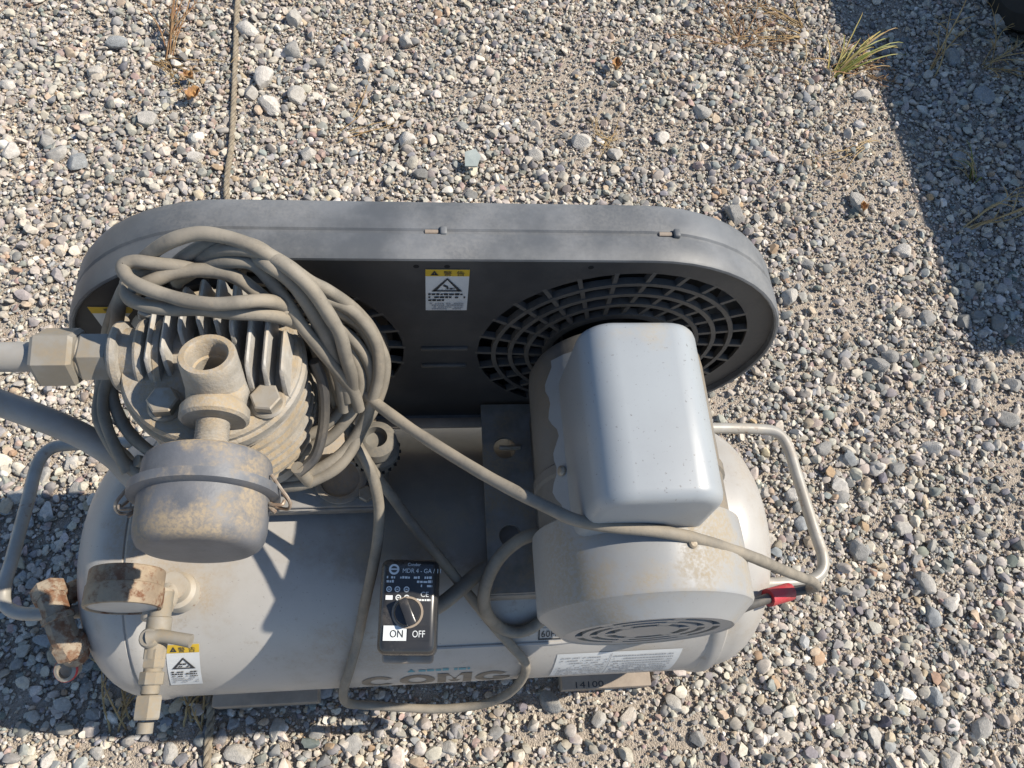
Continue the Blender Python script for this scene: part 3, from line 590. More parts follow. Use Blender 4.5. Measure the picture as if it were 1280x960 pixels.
# pump -------------------------------------------------------
PX, PY = -.1440, .2560
mb = MB(); mb.box((PX - .050, .226, .338), (PX + .040, .306, .442), .012, 3); mb.lathe([(.064, .441), (.062, .449), (.060, .4495)], (PX, PY, 0), (0, 0, 1), 40)
pump = mb.build('pump', 'cast', AC, angle=40)
mb = MB(); mb.lathe([(.052, .446), (.052, .526)], (PX, PY, 0), (0, 0, 1), 40); mb.build('cylinder_barrel', 'cast', pump)
for k in range(6):
    z0 = .452 + k * .0118
    mb = MB(); mb.lathe([(.050, 0), (.0605 - .0006 * k, 0), (.0612 - .0006 * k, .0012), (.0605 - .0006 * k, .0042), (.050, .0048)], (PX, PY, z0), (0, 0, 1), 44); mb.build('cylinder_fin', 'cast', pump, angle=30)
mb = MB()
mb.lathe([(.050, .5215), (.0602, .5215), (.0615, .523), (.0615, .5305), (.0602, .532), (.0592, .5325), (.0592, .536), (.0575, .5385), (.03, .540), (.001, .540)], (PX, PY, 0), (0, 0, 1), 56)
head = mb.build('cylinder_head', 'cast', pump, angle=30)
AC_parts = {}
# cooling fins of the head, thin plates running front to back
fins = [(-.1800, .240, .290, .020), (-.1690, .243, .298, .026), (-.1580, .256, .303, .031), (-.1465, .262, .3065, .034), (-.1355, .262, .3075, .035), (-.1250, .254, .3055, .034), (-.1140, .2275, .298, .030), (-.1035, .2285, .2830, .028), (-.0930, .2290, .2720, .025)]
for x0, y0, y1, h in fins:
    mb = MB(); n_ = 14; pts = []
    for k in range(n_ + 1):
        t = k / n_; y_ = y0 + (y1 - y0) * t
        zt = .5385 + h * (min(1, (t / .16)) ** .6 if t < .16 else (1 if t < .80 else max(.0, 1 - ((t - .80) / .20) ** 2.2)))
        pts.append((y_, zt))
    vs = []; fs = []
    for y_, zt in pts:
        vs += [(x0 - .0026, y_, .534), (x0 - .0013, y_, zt - .001), (x0, y_, zt), (x0 + .0013, y_, zt - .001), (x0 + .0026, y_, .534)]
    for k in range(n_):
        for q in range(4): fs.append([k * 5 + q, k * 5 + q + 1, k * 5 + 5 + q + 1, k * 5 + 5 + q])
    fs.append([0, 1, 2, 3, 4][::-1]); fs.append([n_ * 5 + q for q in range(5)])
    mb.add(vs, fs); mb.build('cooling_fin', 'fin', pump, angle=50)
# outlet boss standing on the head
mb = MB(); ax = Vector((.01, .24, 1)).normalized()
mb.lathe([(.0170, -.012), (.0200, .0), (.0185, .018), (.0178, .034), (.0176, .0415), (.0166, .0435), (.0132, .0435), (.0119, .0420), (.0116, .030), (.0102, .029), (.0100, -.010), (.0005, -.0105)], (-.1350, .2270, .540), ax, 36); mb.build('outlet_boss', 'cast', pump, angle=40)
# inlet neck towards the filter
mb = MB(); mb.lathe([(.0195, .2325), (.0195, .229), (.0188, .226), (.0182, .222), (.0215, .2175), (.0215, .2110), (.0195, .2092), (.011, .2090)], (-.1345, -.004, .5500), (0, 1, 0), 32); mb.build('inlet_neck', 'cast', pump, angle=40)
mb = MB()
pr = []
for k in range(9): pr += [(.0098, .2110 - k * .0022), (.0105, .2099 - k * .0022)]
mb.lathe(pr, (-.1350, -.005, .5490), (0, 1, 0), 24); mb.build('threaded_nipple', 'cast', pump, angle=25)
# side port: ringed horizontal neck, two hexagons, discharge pipe
SZ, SY = .5300, .2640
mb = MB(); mb.lathe([(.019, -.155), (.0195, -.205), (.0180, -.2105), (.011, -.211)], (0, SY, SZ), (1, 0, 0), 32); mb.build('outlet_neck', 'cast', pump, angle=40)
for xx, rr in ((-.2045, .0235), (-.1880, .0250), (-.1765, .0262)):
    mb = MB(); mb.lathe([(.018, -.0030), (rr, -.0028), (rr + .0008, -.001), (rr, .0022), (.018, .0034)], (xx, SY, SZ), (1, 0, 0), 36); mb.build('neck_ring', 'cast', pump, angle=30)
mb = MB(); mb.prism(None, (-.2300, SY, SZ), (1, 0, 0), .0200, .08, 6, .0178, .0); mb.build('adaptor_hexagon', 'fitting', pump, angle=25)
mb = MB(); mb.prism(None, (-.2590, SY, SZ), (1, 0, 0), .0270, .10, 6, .0202, .25); mb.lathe([(.0145, -.2330), (.0152, -.2305), (.0145, -.2295)], (0, SY, SZ), (1, 0, 0), 24); mb.build('union_nut', 'fitting', pump, angle=25)
mb = MB(); mb.tube([(-.245, SY, SZ), (-.28, SY, SZ), (-.32, SY, SZ), (-.362, SY, .528), (-.390, SY, .512), (-.394, SY, .485), (-.372, .268, .468)] + [(-0.3377, 0.2719, 0.4550), (-0.3232, 0.2683, 0.4480), (-0.2949, 0.2597, 0.4360), (-0.2700, 0.2511, 0.4200), (-0.2502, 0.2399, 0.4020), (-0.2419, 0.2310, 0.3720)] + [(-.222, .222, .300)], .0102, 20, 8); mb.build('discharge_pipe', 'pipe', AC)
# bolts of the head
for bx, by in ((-.1045, .2235), (-.1690, .2225), (-.1060, .2930), (-.1850, .2930)):
    mb = MB(); mb.lathe([(.0115, 0), (.0120, .0015), (.0105, .003)], (bx, by, .5385), (0, 0, 1), 24); mb.prism(None, (bx, by, .5412), (0, 0, 1), .0080, .12, 6, .0102, .4 + bx * 30); mb.build('head_bolt', 'boltm', pump, angle=28)
mb = MB(); mb.tube([(-.078, .262, .525), (-.074, .252, .505), (-.076, .235, .478), (-.083, .215, .462), (-.096, .203, .458)], .0042, 10, 6); mb.build('breather_hose', 'cable_dark', pump)
mb = MB(); mb.tube([(-.096, .206, .462), (-.090, .203, .435)], .0048, 12, 2, spline=False); mb.build('drain_plug', 'boltm', pump)
# pump platform
mb = MB(); mb.box((-.236, .214, .3325), (-.047, .312, .3370), .0012, 1); pp = mb.build('pump_plate', 'plate', AC, angle=60)
mb = MB(); mb.box((-.236, .2125, .320), (-.047, .2155, .3325), .0008, 1); mb.build('plate_lip', 'plate', pp, angle=60)
for x0, x1 in ((-.215, -.200), (-.075, -.060)):
    mb = MB(); mb.box((x0, .220, .293), (x1, .290, .3320), .001, 1); mb.build('saddle', 'plate', pp, angle=60)
mb = MB(); mb.lathe([(.024, 0), (.024, .003), (.021, .004), (.018, .0035), (.017, .0005)], (-.078, .240, .3370), (0, 0, 1), 36); mb.build('base_flange', 'plate', pp)
mb = MB(); mb.prism(None, (-.054, .224, .3370), (0, 0, 1), .006, .1, 6, .0075); mb.build('plate_bolt', 'boltm', pp, angle=28)
mb = MB(); mb.box((-.047, .296, .318), (.0535, .306, .3215), .0006, 1); mb.build('tie_bar', 'wood', pp, angle=60)
# ribbed rubber cap of the unloader valve
mb = MB(); mb.lathe([(.011, -.08), (.011, -.006), (.016, -.004), (.0195, .004), (.0200, .018), (.0175, .022), (.0175, .024), (.0185, .026), (.0170, .034), (.012, .0375), (.0095, .038), (.0085, .030), (.0005, .029)], (-.0440, .2470, .372), (.05, .1, 1), 32); unl = mb.build('unloader_cap', 'rubber', AC, angle=30)
for k in range(20):
    t = 2 * math.pi * k / 20; mb = MB(); c = Vector((-.0432 + .0200 * math.cos(t), .2478 + .0200 * math.sin(t), .383)); mb.box(c - Vector((.0012, .0012, .0012)), c + Vector((.0012, .0012, .0012))); mb.build('rib_notch', 'black', unl)

# air filter ---------------------------------------------------
FX, FZ = -.1360, .5440
mb = MB(); mb.lathe([(0.0106, 0.1883), (0.0159, 0.1876), (0.0283, 0.1842), (0.0358, 0.1815), (0.0375, 0.1793)], (FX, 0, FZ), (0, 1, 0), 48); 
filt = mb.build('air_filter', 'filter_top', AC, angle=50)
mb = MB(); mb.lathe([(0.0371, 0.1805), (0.0382, 0.1786), (0.0387, 0.1755), (0.0388, 0.1621)], (FX, 0, FZ), (0, 1, 0), 56); mb.build('filter_lid', 'filter', filt, angle=40)
mb = MB(); mb.lathe([(0.0387, 0.1632), (0.0419, 0.1628), (0.0448, 0.1618), (0.0448, 0.1561), (0.0419, 0.1550), (0.0387, 0.1545)], (FX, 0, FZ), (0, 1, 0), 56); mb.build('filter_band', 'filter_band', filt, angle=40)
mb = MB(); mb.lathe([(0.0388, 0.1550), (0.0384, 0.1351), (0.0375, 0.1306), (0.0353, 0.1265), (0.0318, 0.1242), (0.0266, 0.1235), (0.0009, 0.1235)], (FX, 0, FZ), (0, 1, 0), 56); mb.build('filter_bowl', 'filter', filt, angle=40)
for sg in (-1, 1):
    mb = MB(); x0 = FX + sg * .0420
    mb.tube([(x0 - sg * .002, 0.1689, FZ + .006), (x0 + sg * .004, 0.1602, FZ + .006), (x0 + sg * .0085, 0.1542, FZ + .004), (x0 + sg * .0095, 0.1512, FZ), (x0 + sg * .0075, 0.1497, FZ - .004), (x0 + sg * .001, 0.1516, FZ - .006), (x0 - sg * .003, 0.1535, FZ - .004), (x0 - sg * .002, 0.1509, FZ + .003), (x0 + sg * .005, 0.1497, FZ + .005), (x0 + sg * .0065, 0.1527, FZ + .004)], .0011, 7, 5)
    mb.tube([(x0 - sg * .002, 0.1689, FZ - .006), (x0 + sg * .004, 0.1602, FZ - .006), (x0 + sg * .0085, 0.1542, FZ - .004), (x0 + sg * .0095, 0.1512, FZ)], .0011, 7, 5)
    mb.tube([(x0 - sg * .004, 0.1523, FZ), (x0 - sg * .001, 0.1482, FZ + .002), (x0 + sg * .0015, 0.1460, FZ + .002)], .0014, 7, 4); mb.build('wire_clip', 'wire', filt)

# gauge, cock and fittings on the tank -----------------------
mb = MB(); mb.lathe([(.017, .118), (.016, .134), (.0125, .137), (.0125, .150)], (-.2185, TY - .06 + .0, TZ), (0, -.0, 1), 28)
port = mb.build('tank_port', 'tank_port', AC, angle=40)
mb = MB(); mb.lathe([(.0095, -.002), (.0095, .020)], (-.2215, .148, .316), (0, -.35, .35), 20); mb.lathe([(.0105, -.012), (.0115, -.010), (.0115, .012), (.0105, .014)], (-.2250, .136, .330), (-.05, -1, .0), 24); mb.build('tee_fitting', 'tank_port', port, angle=40)
mb = MB(); mb.lathe([(.010, .1580), (.0275, .1572), (.0285, .1560), (.0285, .1440), (.0294, .1432), (.0294, .1285), (.0285, .1272), (.0262, .1270), (.0258, .1285)], (-.2415, 0, .362), (0, 1, .0), 44); gauge = mb.build('pressure_gauge', 'gauge', AC, angle=35)
mb = MB(); mb.lathe([(.0260, .1284), (.020, .1278), (.0005, .1275)], (-.2415, 0, .362), (0, 1, 0), 40); mb.build('lens', 'lens', gauge)
mb = MB(); mb.tube([(-.222, .142, .332), (-.232, .146, .340), (-.242, .146, .345)], .007, 12, 4); mb.build('stem', 'boltm', gauge)
VZ = .328
mb = MB()
mb.lathe([(.0085, .128), (.0085, .108), (.0098, .107), (.0098, .092), (.0085, .091), (.0085, .075)], (-.2225, .0165, VZ), (.030, 1, .10), 20)
cock = mb.build('drain_cock', 'fitting', AC, angle=35)
def vp(t): return Vector((-.2225, .0165, VZ)) + Vector((.030, 1, .10)).normalized() * t
for t0, hh, rr, kk_ in ((.083, -.015, .0092, 6), (.0655, -.010, .0098, 8), (.048, -.018, .0106, 6)):
    mb = MB(); mb.prism(None, vp(t0), Vector((.030, 1, .10)) * (1 if hh > 0 else -1), abs(hh), .08, kk_, rr, .2); mb.build('hexagon', 'fitting', cock, angle=25)
mb = MB(); mb.lathe([(.0072, 0), (.0072, -.035), (.005, -.0365)], vp(.084), (.030, 1, .10), 18); mb.lathe([(.006, .028), (.006, .020)], vp(0), (.030, 1, .10), 16); mb.build('cock_barrel', 'fitting', cock, angle=35)
mb = MB(); c = vp(.090) + Vector((-.003, 0, .010)); mb.lathe([(.0075, -.010), (.0080, .001), (.0065, .003), (.0005, .003)], c, (-.1, -.05, 1), 18)
mb.tube([c + Vector((-.001, 0, -.001)), c + Vector((.008, .0012, -.0005)), c + Vector((.020, -.001, 0)), c + Vector((.033, -.004, 0))], [.0068, .0052, .0050, .0054], 12, 4); mb.build('lever', 'fitting', cock, angle=40)
# rusty elbow at the tank's left end
mb = MB(); ep = [(-0.3498, 0.1700, 0.2550), (-0.3438, 0.1597, 0.2580), (-0.3361, 0.1444, 0.2580), (-0.3296, 0.1291, 0.2550), (-0.3227, 0.1149, 0.2450), (-0.3200, 0.1090, 0.2350)]
mb.tube(ep, [.0105, .0125, .0120, .0125, .0130, .0105], 10, 4)
mb.prism(None, ep[0], Vector(ep[1]) - Vector(ep[0]), .014, .12, 8, .0155, .2)
mb.prism(None, Vector(ep[3]) * .6 + Vector(ep[4]) * .4, Vector(ep[5]) - Vector(ep[3]), .016, .12, 8, .0160, .1)
mb.prism(None, ep[2], Vector(ep[3]) - Vector(ep[2]), .007, .2, 10, .0142, .1)
elb = mb.build('rusty_elbow', 'rusty', AC, angle=28)
mb = MB(); mb.lathe([(.0105, 0), (.0165, .002), (.0165, .012), (.013, .014)], (-0.3467, 0.1577, 0.2500), (1, .15, -.1), 6); mb.tube([(-0.3467, 0.1577, 0.2500), (-.320, .185, .215)], .010, 12, 2, spline=False); mb.build('rusty_nipple', 'rusty', elb, angle=25)
mb = MB(); mb.lathe([(.0085, -.01), (.0100, .0), (.0100, .004), (.0070, .005), (.0060, .001), (.0005, 0)], (-0.3279, 0.0990, 0.2350), (-.1, -.35, 1), 20); mb.build('outlet_ring', 'boltm', elb, angle=35)
mb = MB(); mb.lathe([(.0101, .0), (.0108, .001), (.0108, .003), (.0101, .004)], (-0.3279, 0.0990, 0.2350), (-.1, -.35, 1), 20, closed=True); mb.build('red_gasket', 'tape', elb, angle=35)

# pressure switch ----------------------------------------------
rmS = Matrix.Rotation(R(-3), 3, 'Z') @ Matrix.Rotation(R(7), 3, 'X')
SC = Vector((-.0155, .1195, .3560))
mb = MB(); mb.box(SC - Vector((.0245, .0385, .026)), SC + Vector((.0245, .0385, .026)), .0065, 4, rot=rmS, taper=(.95, .95)); sw = mb.build('pressure_switch', 'switch', AC, angle=50)
mb = MB(); c2 = SC + Vector((0, -.001, -.036)); mb.box(c2 - Vector((.0215, .0385, .022)), c2 + Vector((.0215, .0385, .022)), .003, 2, rot=rmS); mb.build('switch_base', 'switch_base', sw, angle=50)
s = Sheet(lambda u, v, lift: SC + rmS @ Vector((u * 1.07, v * 1.08, .0260 + .0003 + lift)))
W_ = 0
s.quad(-.0175, -.0245, -.0005, -.0140, 0, 0); s.text('ON', -.0128, -.0222, .0075, 1, .0004, .85); s.quad(.0002, -.0245, .0165, -.0140, 1, .0002); s.text('OFF', .0036, -.0220, .0068, 0, .0006, .80)
s.mb.lathe([(.0042, 0), (.0042, .00015)], s.fn(-.0120, .0262, 0), rmS @ Vector((0, 0, 1)), 20); s.mb.mi[-22:] = [0] * 22
s.mb.m = 1; s.mb.lathe([(.0026, 0), (.0026, .0001)], s.fn(-.0120, .0262, .0002), rmS @ Vector((0, 0, 1)), 16)
s.quad(-.0158, .0258, -.0082, .0268, 0, .0005)
s.text('MDR 4 - GA / 11', -.0058, .0238, .0046, 0, 0, .92); s.text('Condor', -.0020, .0288, .0034, 0, 0, .9)
for k, (u0, u1, v_) in enumerate(((-.0172, -.0110, .0196), (-.0072, .0000, .0196), (.0030, .0090, .0196), (.0110, .0165, .0196), (-.0172, -.0118, .0166), (.0055, .0170, .0166), (.0085, .0170, .0136))): s.lines(u0, u1, v_, .0019, 0, 0, 200 + k, .85)
for u0, v_ in ((-.0150, .0118), (-.0088, .0118), (-.0020, .0118), (-.0078, .0058), (-.0016, .0058)):
    s.mb.m = 0; s.mb.lathe([(.0014, 0), (.0023, 0), (.0023, .0001), (.0014, .0001)], s.fn(u0, v_, .0001), rmS @ Vector((0, 0, 1)), 16, closed=True); s.quad(u0 - .0008, v_ - .0004, u0 + .0008, v_ + .0004, 0, .0001)
s.quad(-.0172, .0042, -.0120, .0074, 0, 0); s.text('CE', .0085, .0066, .0052, 0, 0, 1.0); s.lines(.0050, .0165, .0036, .0016, 0, 0, 240, .9)
s.mb.build('switch_print', ['ink_white', 'switch'], sw, smooth=False)
kn = SC + rmS @ Vector((-.0005, -.0050, .026)); up = rmS @ Vector((0, 0, 1))
mb = MB(); mb.lathe([(.0105, .0), (.0105, .0022), (.0098, .003), (.0005, .003)], kn, up, 32); rk = rmS @ Matrix.Rotation(R(24), 3, 'Z'); c = kn + up * .0065; mb.box(c - Vector((.0038, .0108, .0045)), c + Vector((.0038, .0108, .0045)), .0015, 2, rot=rk); mb.build('knob', 'switch', sw, angle=40)
mb = MB(); mb.lathe([(.0112, .0), (.0125, .0), (.0122, .0012), (.0108, .0012)], kn, up, 32, closed=True); mb.build('knob_collar', 'wood', sw)
# cables of the compressor itself
mb = MB(); mb.tube([(0.1043, 0.1724, 0.3850), (0.0915, 0.1699, 0.3880), (0.0753, 0.1651, 0.3850), (0.0585, 0.1532, 0.3700), (0.0485, 0.1354, 0.3450), (0.0505, 0.1218, 0.3150), (0.0636, 0.1139, 0.2788), (0.0792, 0.1089, 0.2694), (0.0942, 0.1109, 0.2714), (0.1073, 0.1178, 0.2789), (0.1187, 0.1193, 0.3050), (0.1382, 0.1208, 0.3200)], .0056, 12, 6); mb.build('motor_cable', 'cable', AC)
mb = MB(); mb.tube([(-0.0003, 0.1226, 0.3150), (0.0146, 0.1309, 0.3150), (0.0321, 0.1443, 0.3150), (0.0500, 0.1582, 0.3140), (0.0772, 0.1709, 0.3120)], .0068, 12, 5); mb.build('conduit', 'cable', AC)

# ---------------------------------------------------------------- power cable coiled over the pump
PC = empty('power_cable', (-.10, .25, .55))
tag(PC, 'long dusty grey power cable coiled over the pump and led across the motor', 'cable')
CR = .0045
coil = MB()
strands = [
 [(-0.2150, 0.2063, 0.4300), (-0.1790, 0.2082, 0.4100), (-0.1136, 0.2011, 0.4320), (-0.0907, 0.2023, 0.4360), (-0.0734, 0.2096, 0.4420), (-0.0605, 0.2208, 0.4480), (-0.0500, 0.2391, 0.4550), (-0.0391, 0.2549, 0.4680), (-0.0323, 0.2698, 0.4850), (-0.0322, 0.2791, 0.5000), (-0.0388, 0.2890, 0.5200), (-0.0488, 0.2939, 0.5400), (-0.0639, 0.2938, 0.5650), (-0.0750, 0.2922, 0.5800), (-0.0852, 0.2918, 0.5970), (-0.0951, 0.2938, 0.6070), (-0.1081, 0.2992, 0.6120), (-0.1229, 0.3024, 0.6140), (-0.1384, 0.3040, 0.6140), (-0.1541, 0.3026, 0.6100), (-0.1680, 0.3024, 0.6000), (-0.1798, 0.3010, 0.5880), (-0.1949, 0.3028, 0.5650), (-0.2114, 0.3041, 0.5350), (-0.2250, 0.3010, 0.5050), (-0.2387, 0.2924, 0.4780), (-0.2464, 0.2768, 0.4620), (-0.2466, 0.2552, 0.4550), (-0.2390, 0.2369, 0.4500), (-0.2245, 0.2179, 0.4450), (-0.2057, 0.2039, 0.4400)],
 [(-0.2162, 0.2190, 0.4500), (-0.1838, 0.2195, 0.4200), (-0.1158, 0.2165, 0.4400), (-0.0958, 0.2233, 0.4470), (-0.0748, 0.2329, 0.4550), (-0.0597, 0.2451, 0.4650), (-0.0525, 0.2552, 0.4750), (-0.0488, 0.2636, 0.4870), (-0.0510, 0.2725, 0.5000), (-0.0557, 0.2798, 0.5150), (-0.0618, 0.2859, 0.5300), (-0.0682, 0.2914, 0.5450), (-0.0748, 0.2937, 0.5670), (-0.0832, 0.2936, 0.5880), (-0.0950, 0.2949, 0.6020), (-0.1088, 0.2979, 0.6080), (-0.1252, 0.3001, 0.6030), (-0.1389, 0.3029, 0.5920), (-0.1518, 0.3051, 0.5780), (-0.1664, 0.3050, 0.5600)],
 [(-0.2224, 0.2115, 0.4450), (-0.2281, 0.2225, 0.4500), (-0.2376, 0.2426, 0.4550), (-0.2428, 0.2609, 0.4600), (-0.2419, 0.2766, 0.4650), (-0.2348, 0.2905, 0.4750), (-0.2265, 0.2994, 0.4900), (-0.2194, 0.3048, 0.5100)],
 [(-0.1818, 0.2311, 0.4550), (-0.1960, 0.2379, 0.4550), (-0.2080, 0.2480, 0.4580), (-0.2185, 0.2610, 0.4620), (-0.2240, 0.2723, 0.4680), (-0.2247, 0.2844, 0.4800)],
 [(-0.1447, 0.2149, 0.4300), (-0.1195, 0.2224, 0.4420), (-0.1020, 0.2299, 0.4490), (-0.0840, 0.2380, 0.4560), (-0.0689, 0.2470, 0.4640), (-0.0601, 0.2581, 0.4720), (-0.0557, 0.2701, 0.4850), (-0.0563, 0.2785, 0.4950)],
 [(-0.1632, 0.3030, 0.5650), (-0.1456, 0.2998, 0.5820), (-0.1328, 0.2967, 0.5920), (-0.1214, 0.2951, 0.5980), (-0.1088, 0.2939, 0.5990), (-0.1003, 0.2890, 0.5920), (-0.0911, 0.2791, 0.5800), (-0.0814, 0.2692, 0.5620), (-0.0722, 0.2621, 0.5450), (-0.0628, 0.2563, 0.5250), (-0.0540, 0.2517, 0.4980), (-0.0496, 0.2451, 0.4780)],
 [(-0.1249, 0.3017, 0.5850), (-0.1084, 0.2983, 0.5980), (-0.0962, 0.2887, 0.6040), (-0.0869, 0.2845, 0.5960), (-0.0790, 0.2784, 0.5830), (-0.0706, 0.2710, 0.5620), (-0.0637, 0.2631, 0.5350), (-0.0597, 0.2565, 0.5120), (-0.0583, 0.2486, 0.4880)],
 [(-0.1007, 0.2965, 0.6040), (-0.0890, 0.2891, 0.6060), (-0.0794, 0.2823, 0.6020), (-0.0707, 0.2764, 0.5910), (-0.0629, 0.2694, 0.5730), (-0.0578, 0.2645, 0.5560), (-0.0547, 0.2587, 0.5360), (-0.0533, 0.2554, 0.5140), (-0.0549, 0.2518, 0.4880)],
 [(-0.0752, 0.3035, 0.5550), (-0.0680, 0.2955, 0.5480), (-0.0587, 0.2926, 0.5410), (-0.0473, 0.2899, 0.5300), (-0.0408, 0.2844, 0.5150), (-0.0382, 0.2754, 0.4980), (-0.0404, 0.2656, 0.4800), (-0.0456, 0.2523, 0.4620), (-0.0534, 0.2352, 0.4500)],
 [(-0.0721, 0.2839, 0.5500), (-0.0589, 0.2833, 0.5300), (-0.0492, 0.2793, 0.5170), (-0.0421, 0.2724, 0.5000), (-0.0407, 0.2636, 0.4840), (-0.0457, 0.2523, 0.4680), (-0.0536, 0.2420, 0.4580)],
 [(-0.0780, 0.2731, 0.5500), (-0.0793, 0.2757, 0.5250), (-0.0772, 0.2727, 0.5000), (-0.0727, 0.2636, 0.4750), (-0.0663, 0.2503, 0.4550), (-0.0582, 0.2374, 0.4450)],
 [(-0.0744, 0.2689, 0.5350), (-0.0715, 0.2683, 0.5120), (-0.0686, 0.2630, 0.4900), (-0.0650, 0.2550, 0.4700), (-0.0602, 0.2442, 0.4530)],
 [(-0.1664, 0.2974, 0.5780), (-0.1529, 0.3036, 0.5900), (-0.1359, 0.3065, 0.6000), (-0.1182, 0.3062, 0.6040), (-0.1036, 0.3029, 0.6020), (-0.0914, 0.2944, 0.5940), (-0.0807, 0.2834, 0.5800), (-0.0725, 0.2734, 0.5600), (-0.0665, 0.2637, 0.5350), (-0.0625, 0.2544, 0.5060), (-0.0615, 0.2453, 0.4780)],
 [(-0.0799, 0.2848, 0.5720), (-0.0700, 0.2912, 0.5620), (-0.0562, 0.2923, 0.5500), (-0.0434, 0.2876, 0.5360), (-0.0359, 0.2794, 0.5180), (-0.0343, 0.2693, 0.5020), (-0.0375, 0.2586, 0.4860), (-0.0457, 0.2451, 0.4660), (-0.0574, 0.2311, 0.4520), (-0.0697, 0.2192, 0.4460), (-0.0893, 0.2087, 0.4400), (-0.1130, 0.2062, 0.4340), (-0.1449, 0.2062, 0.4250)],
 [(-0.2115, 0.3081, 0.5350), (-0.2285, 0.3091, 0.5050), (-0.2395, 0.3016, 0.4800), (-0.2417, 0.2836, 0.4620), (-0.2341, 0.2593, 0.4560), (-0.2206, 0.2376, 0.4520), (-0.2018, 0.2221, 0.4460)],
 # hairpin loops lying on the cooling fins
 [(-0.0894, 0.2724, 0.5720), (-0.1038, 0.2797, 0.5800), (-0.1159, 0.2867, 0.5880), (-0.1273, 0.2914, 0.5900), (-0.1433, 0.2931, 0.5900), (-0.1583, 0.2912, 0.5900), (-0.1691, 0.2876, 0.5880), (-0.1788, 0.2854, 0.5840), (-0.1879, 0.2844, 0.5780), (-0.1913, 0.2905, 0.5780), (-0.1854, 0.2953, 0.5800), (-0.1728, 0.2978, 0.5820)],
 [(-0.1387, 0.2966, 0.5840), (-0.1537, 0.2947, 0.5920), (-0.1721, 0.2955, 0.5960), (-0.1828, 0.2960, 0.5960), (-0.1883, 0.2924, 0.5950), (-0.1837, 0.2841, 0.5950), (-0.1733, 0.2769, 0.5960), (-0.1577, 0.2706, 0.5960), (-0.1456, 0.2665, 0.5970), (-0.1292, 0.2647, 0.5970), (-0.1140, 0.2653, 0.5970), (-0.1008, 0.2697, 0.5920), (-0.0923, 0.2748, 0.5800), (-0.0851, 0.2785, 0.5620)],
 [(-0.1872, 0.2962, 0.5750), (-0.1899, 0.2881, 0.5780), (-0.1893, 0.2819, 0.5800), (-0.1839, 0.2759, 0.5820), (-0.1723, 0.2705, 0.5840), (-0.1578, 0.2675, 0.5860), (-0.1430, 0.2669, 0.5870), (-0.1283, 0.2657, 0.5870), (-0.1162, 0.2645, 0.5860), (-0.1023, 0.2658, 0.5820), (-0.0931, 0.2694, 0.5730), (-0.0854, 0.2734, 0.5580)],
]
for s_ in strands: coil.tube([Vector(q_) + mnoise.noise_vector(Vector(q_) * 30) * .0018 for q_ in s_], CR * random.uniform(.96, 1.05), 12, 6, wob=.10)
coil.build('coil', 'cable', PC)
mb = MB(); mb.tube([(-0.0567, 0.2480, 0.4520), (-0.0599, 0.2374, 0.4400), (-0.0513, 0.2270, 0.4350), (-0.0453, 0.2166, 0.4280), (-0.0408, 0.2042, 0.4150), (-0.0392, 0.1903, 0.3950), (-0.0415, 0.1731, 0.3720), (-0.0475, 0.1527, 0.3450), (-0.0557, 0.1326, 0.3100), (-0.0646, 0.1083, 0.2690), (-0.0729, 0.0880, 0.2422), (-0.0818, 0.0735, 0.2050), (-0.0855, 0.0665, 0.1650), (-0.0794, 0.0632, 0.1420), (-0.0555, 0.0611, 0.1320), (-0.0224, 0.0574, 0.1260), (0.0155, 0.0547, 0.1240), (0.0536, 0.0563, 0.1300), (0.0791, 0.0626, 0.1550), (0.0926, 0.0733, 0.1920), (0.0928, 0.0839, 0.2334), (0.0783, 0.0979, 0.2557), (0.0586, 0.1157, 0.2777), (0.0359, 0.1388, 0.3060), (0.0179, 0.1590, 0.3220), (0.0004, 0.1779, 0.3350), (-0.0169, 0.1974, 0.3500), (-0.0315, 0.2133, 0.3700), (-0.0437, 0.2236, 0.3950), (-0.0530, 0.2347, 0.4150), (-0.0597, 0.2436, 0.4300)], .0046, 12, 6, wob=.08); mb.build('hanging_loop', 'cable', PC)
mb = MB(); mb.tube([(-0.0566, 0.2696, 0.4750), (-0.0451, 0.2571, 0.4780), (-0.0316, 0.2440, 0.4800), (-0.0106, 0.2256, 0.4840), (0.0154, 0.2043, 0.4900), (0.0431, 0.1824, 0.4980), (0.0670, 0.1653, 0.5050), (0.0850, 0.1535, 0.5100), (0.1003, 0.1448, 0.5130), (0.1242, 0.1391, 0.5150), (0.1521, 0.1360, 0.5130), (0.1793, 0.1328, 0.5050), (0.2104, 0.1288, 0.4880), (0.2469, 0.1274, 0.4550), (0.2851, 0.1284, 0.4100), (0.3252, 0.1313, 0.3600), (0.3588, 0.1353, 0.3150), (0.3761, 0.1356, 0.2850), (0.3772, 0.1379, 0.2620), (0.3619, 0.1369, 0.2620)], .0045, 12, 6, wob=.08); mb.build('motor_crossing', 'cable', PC)
mb = MB(); mb.tube([(0.3808, 0.1385, 0.2620), (0.3635, 0.1368, 0.2620), (0.3415, 0.1318, 0.2680), (0.3147, 0.1245, 0.2800), (0.2882, 0.1158, 0.2930), (0.2646, 0.1062, 0.3000), (0.2353, 0.1002, 0.3050)], .0050, 12, 6); mb.build('return_run', 'cable_dark', PC)  # same grey cable, its shade painted in as black
mb = MB(); mb.tube([(0.3588, 0.1364, 0.2630), (0.3464, 0.1334, 0.2670), (0.3312, 0.1296, 0.2720)], .0088, 14, 3, spline=False); mb.build('red_tape', 'tape', PC)

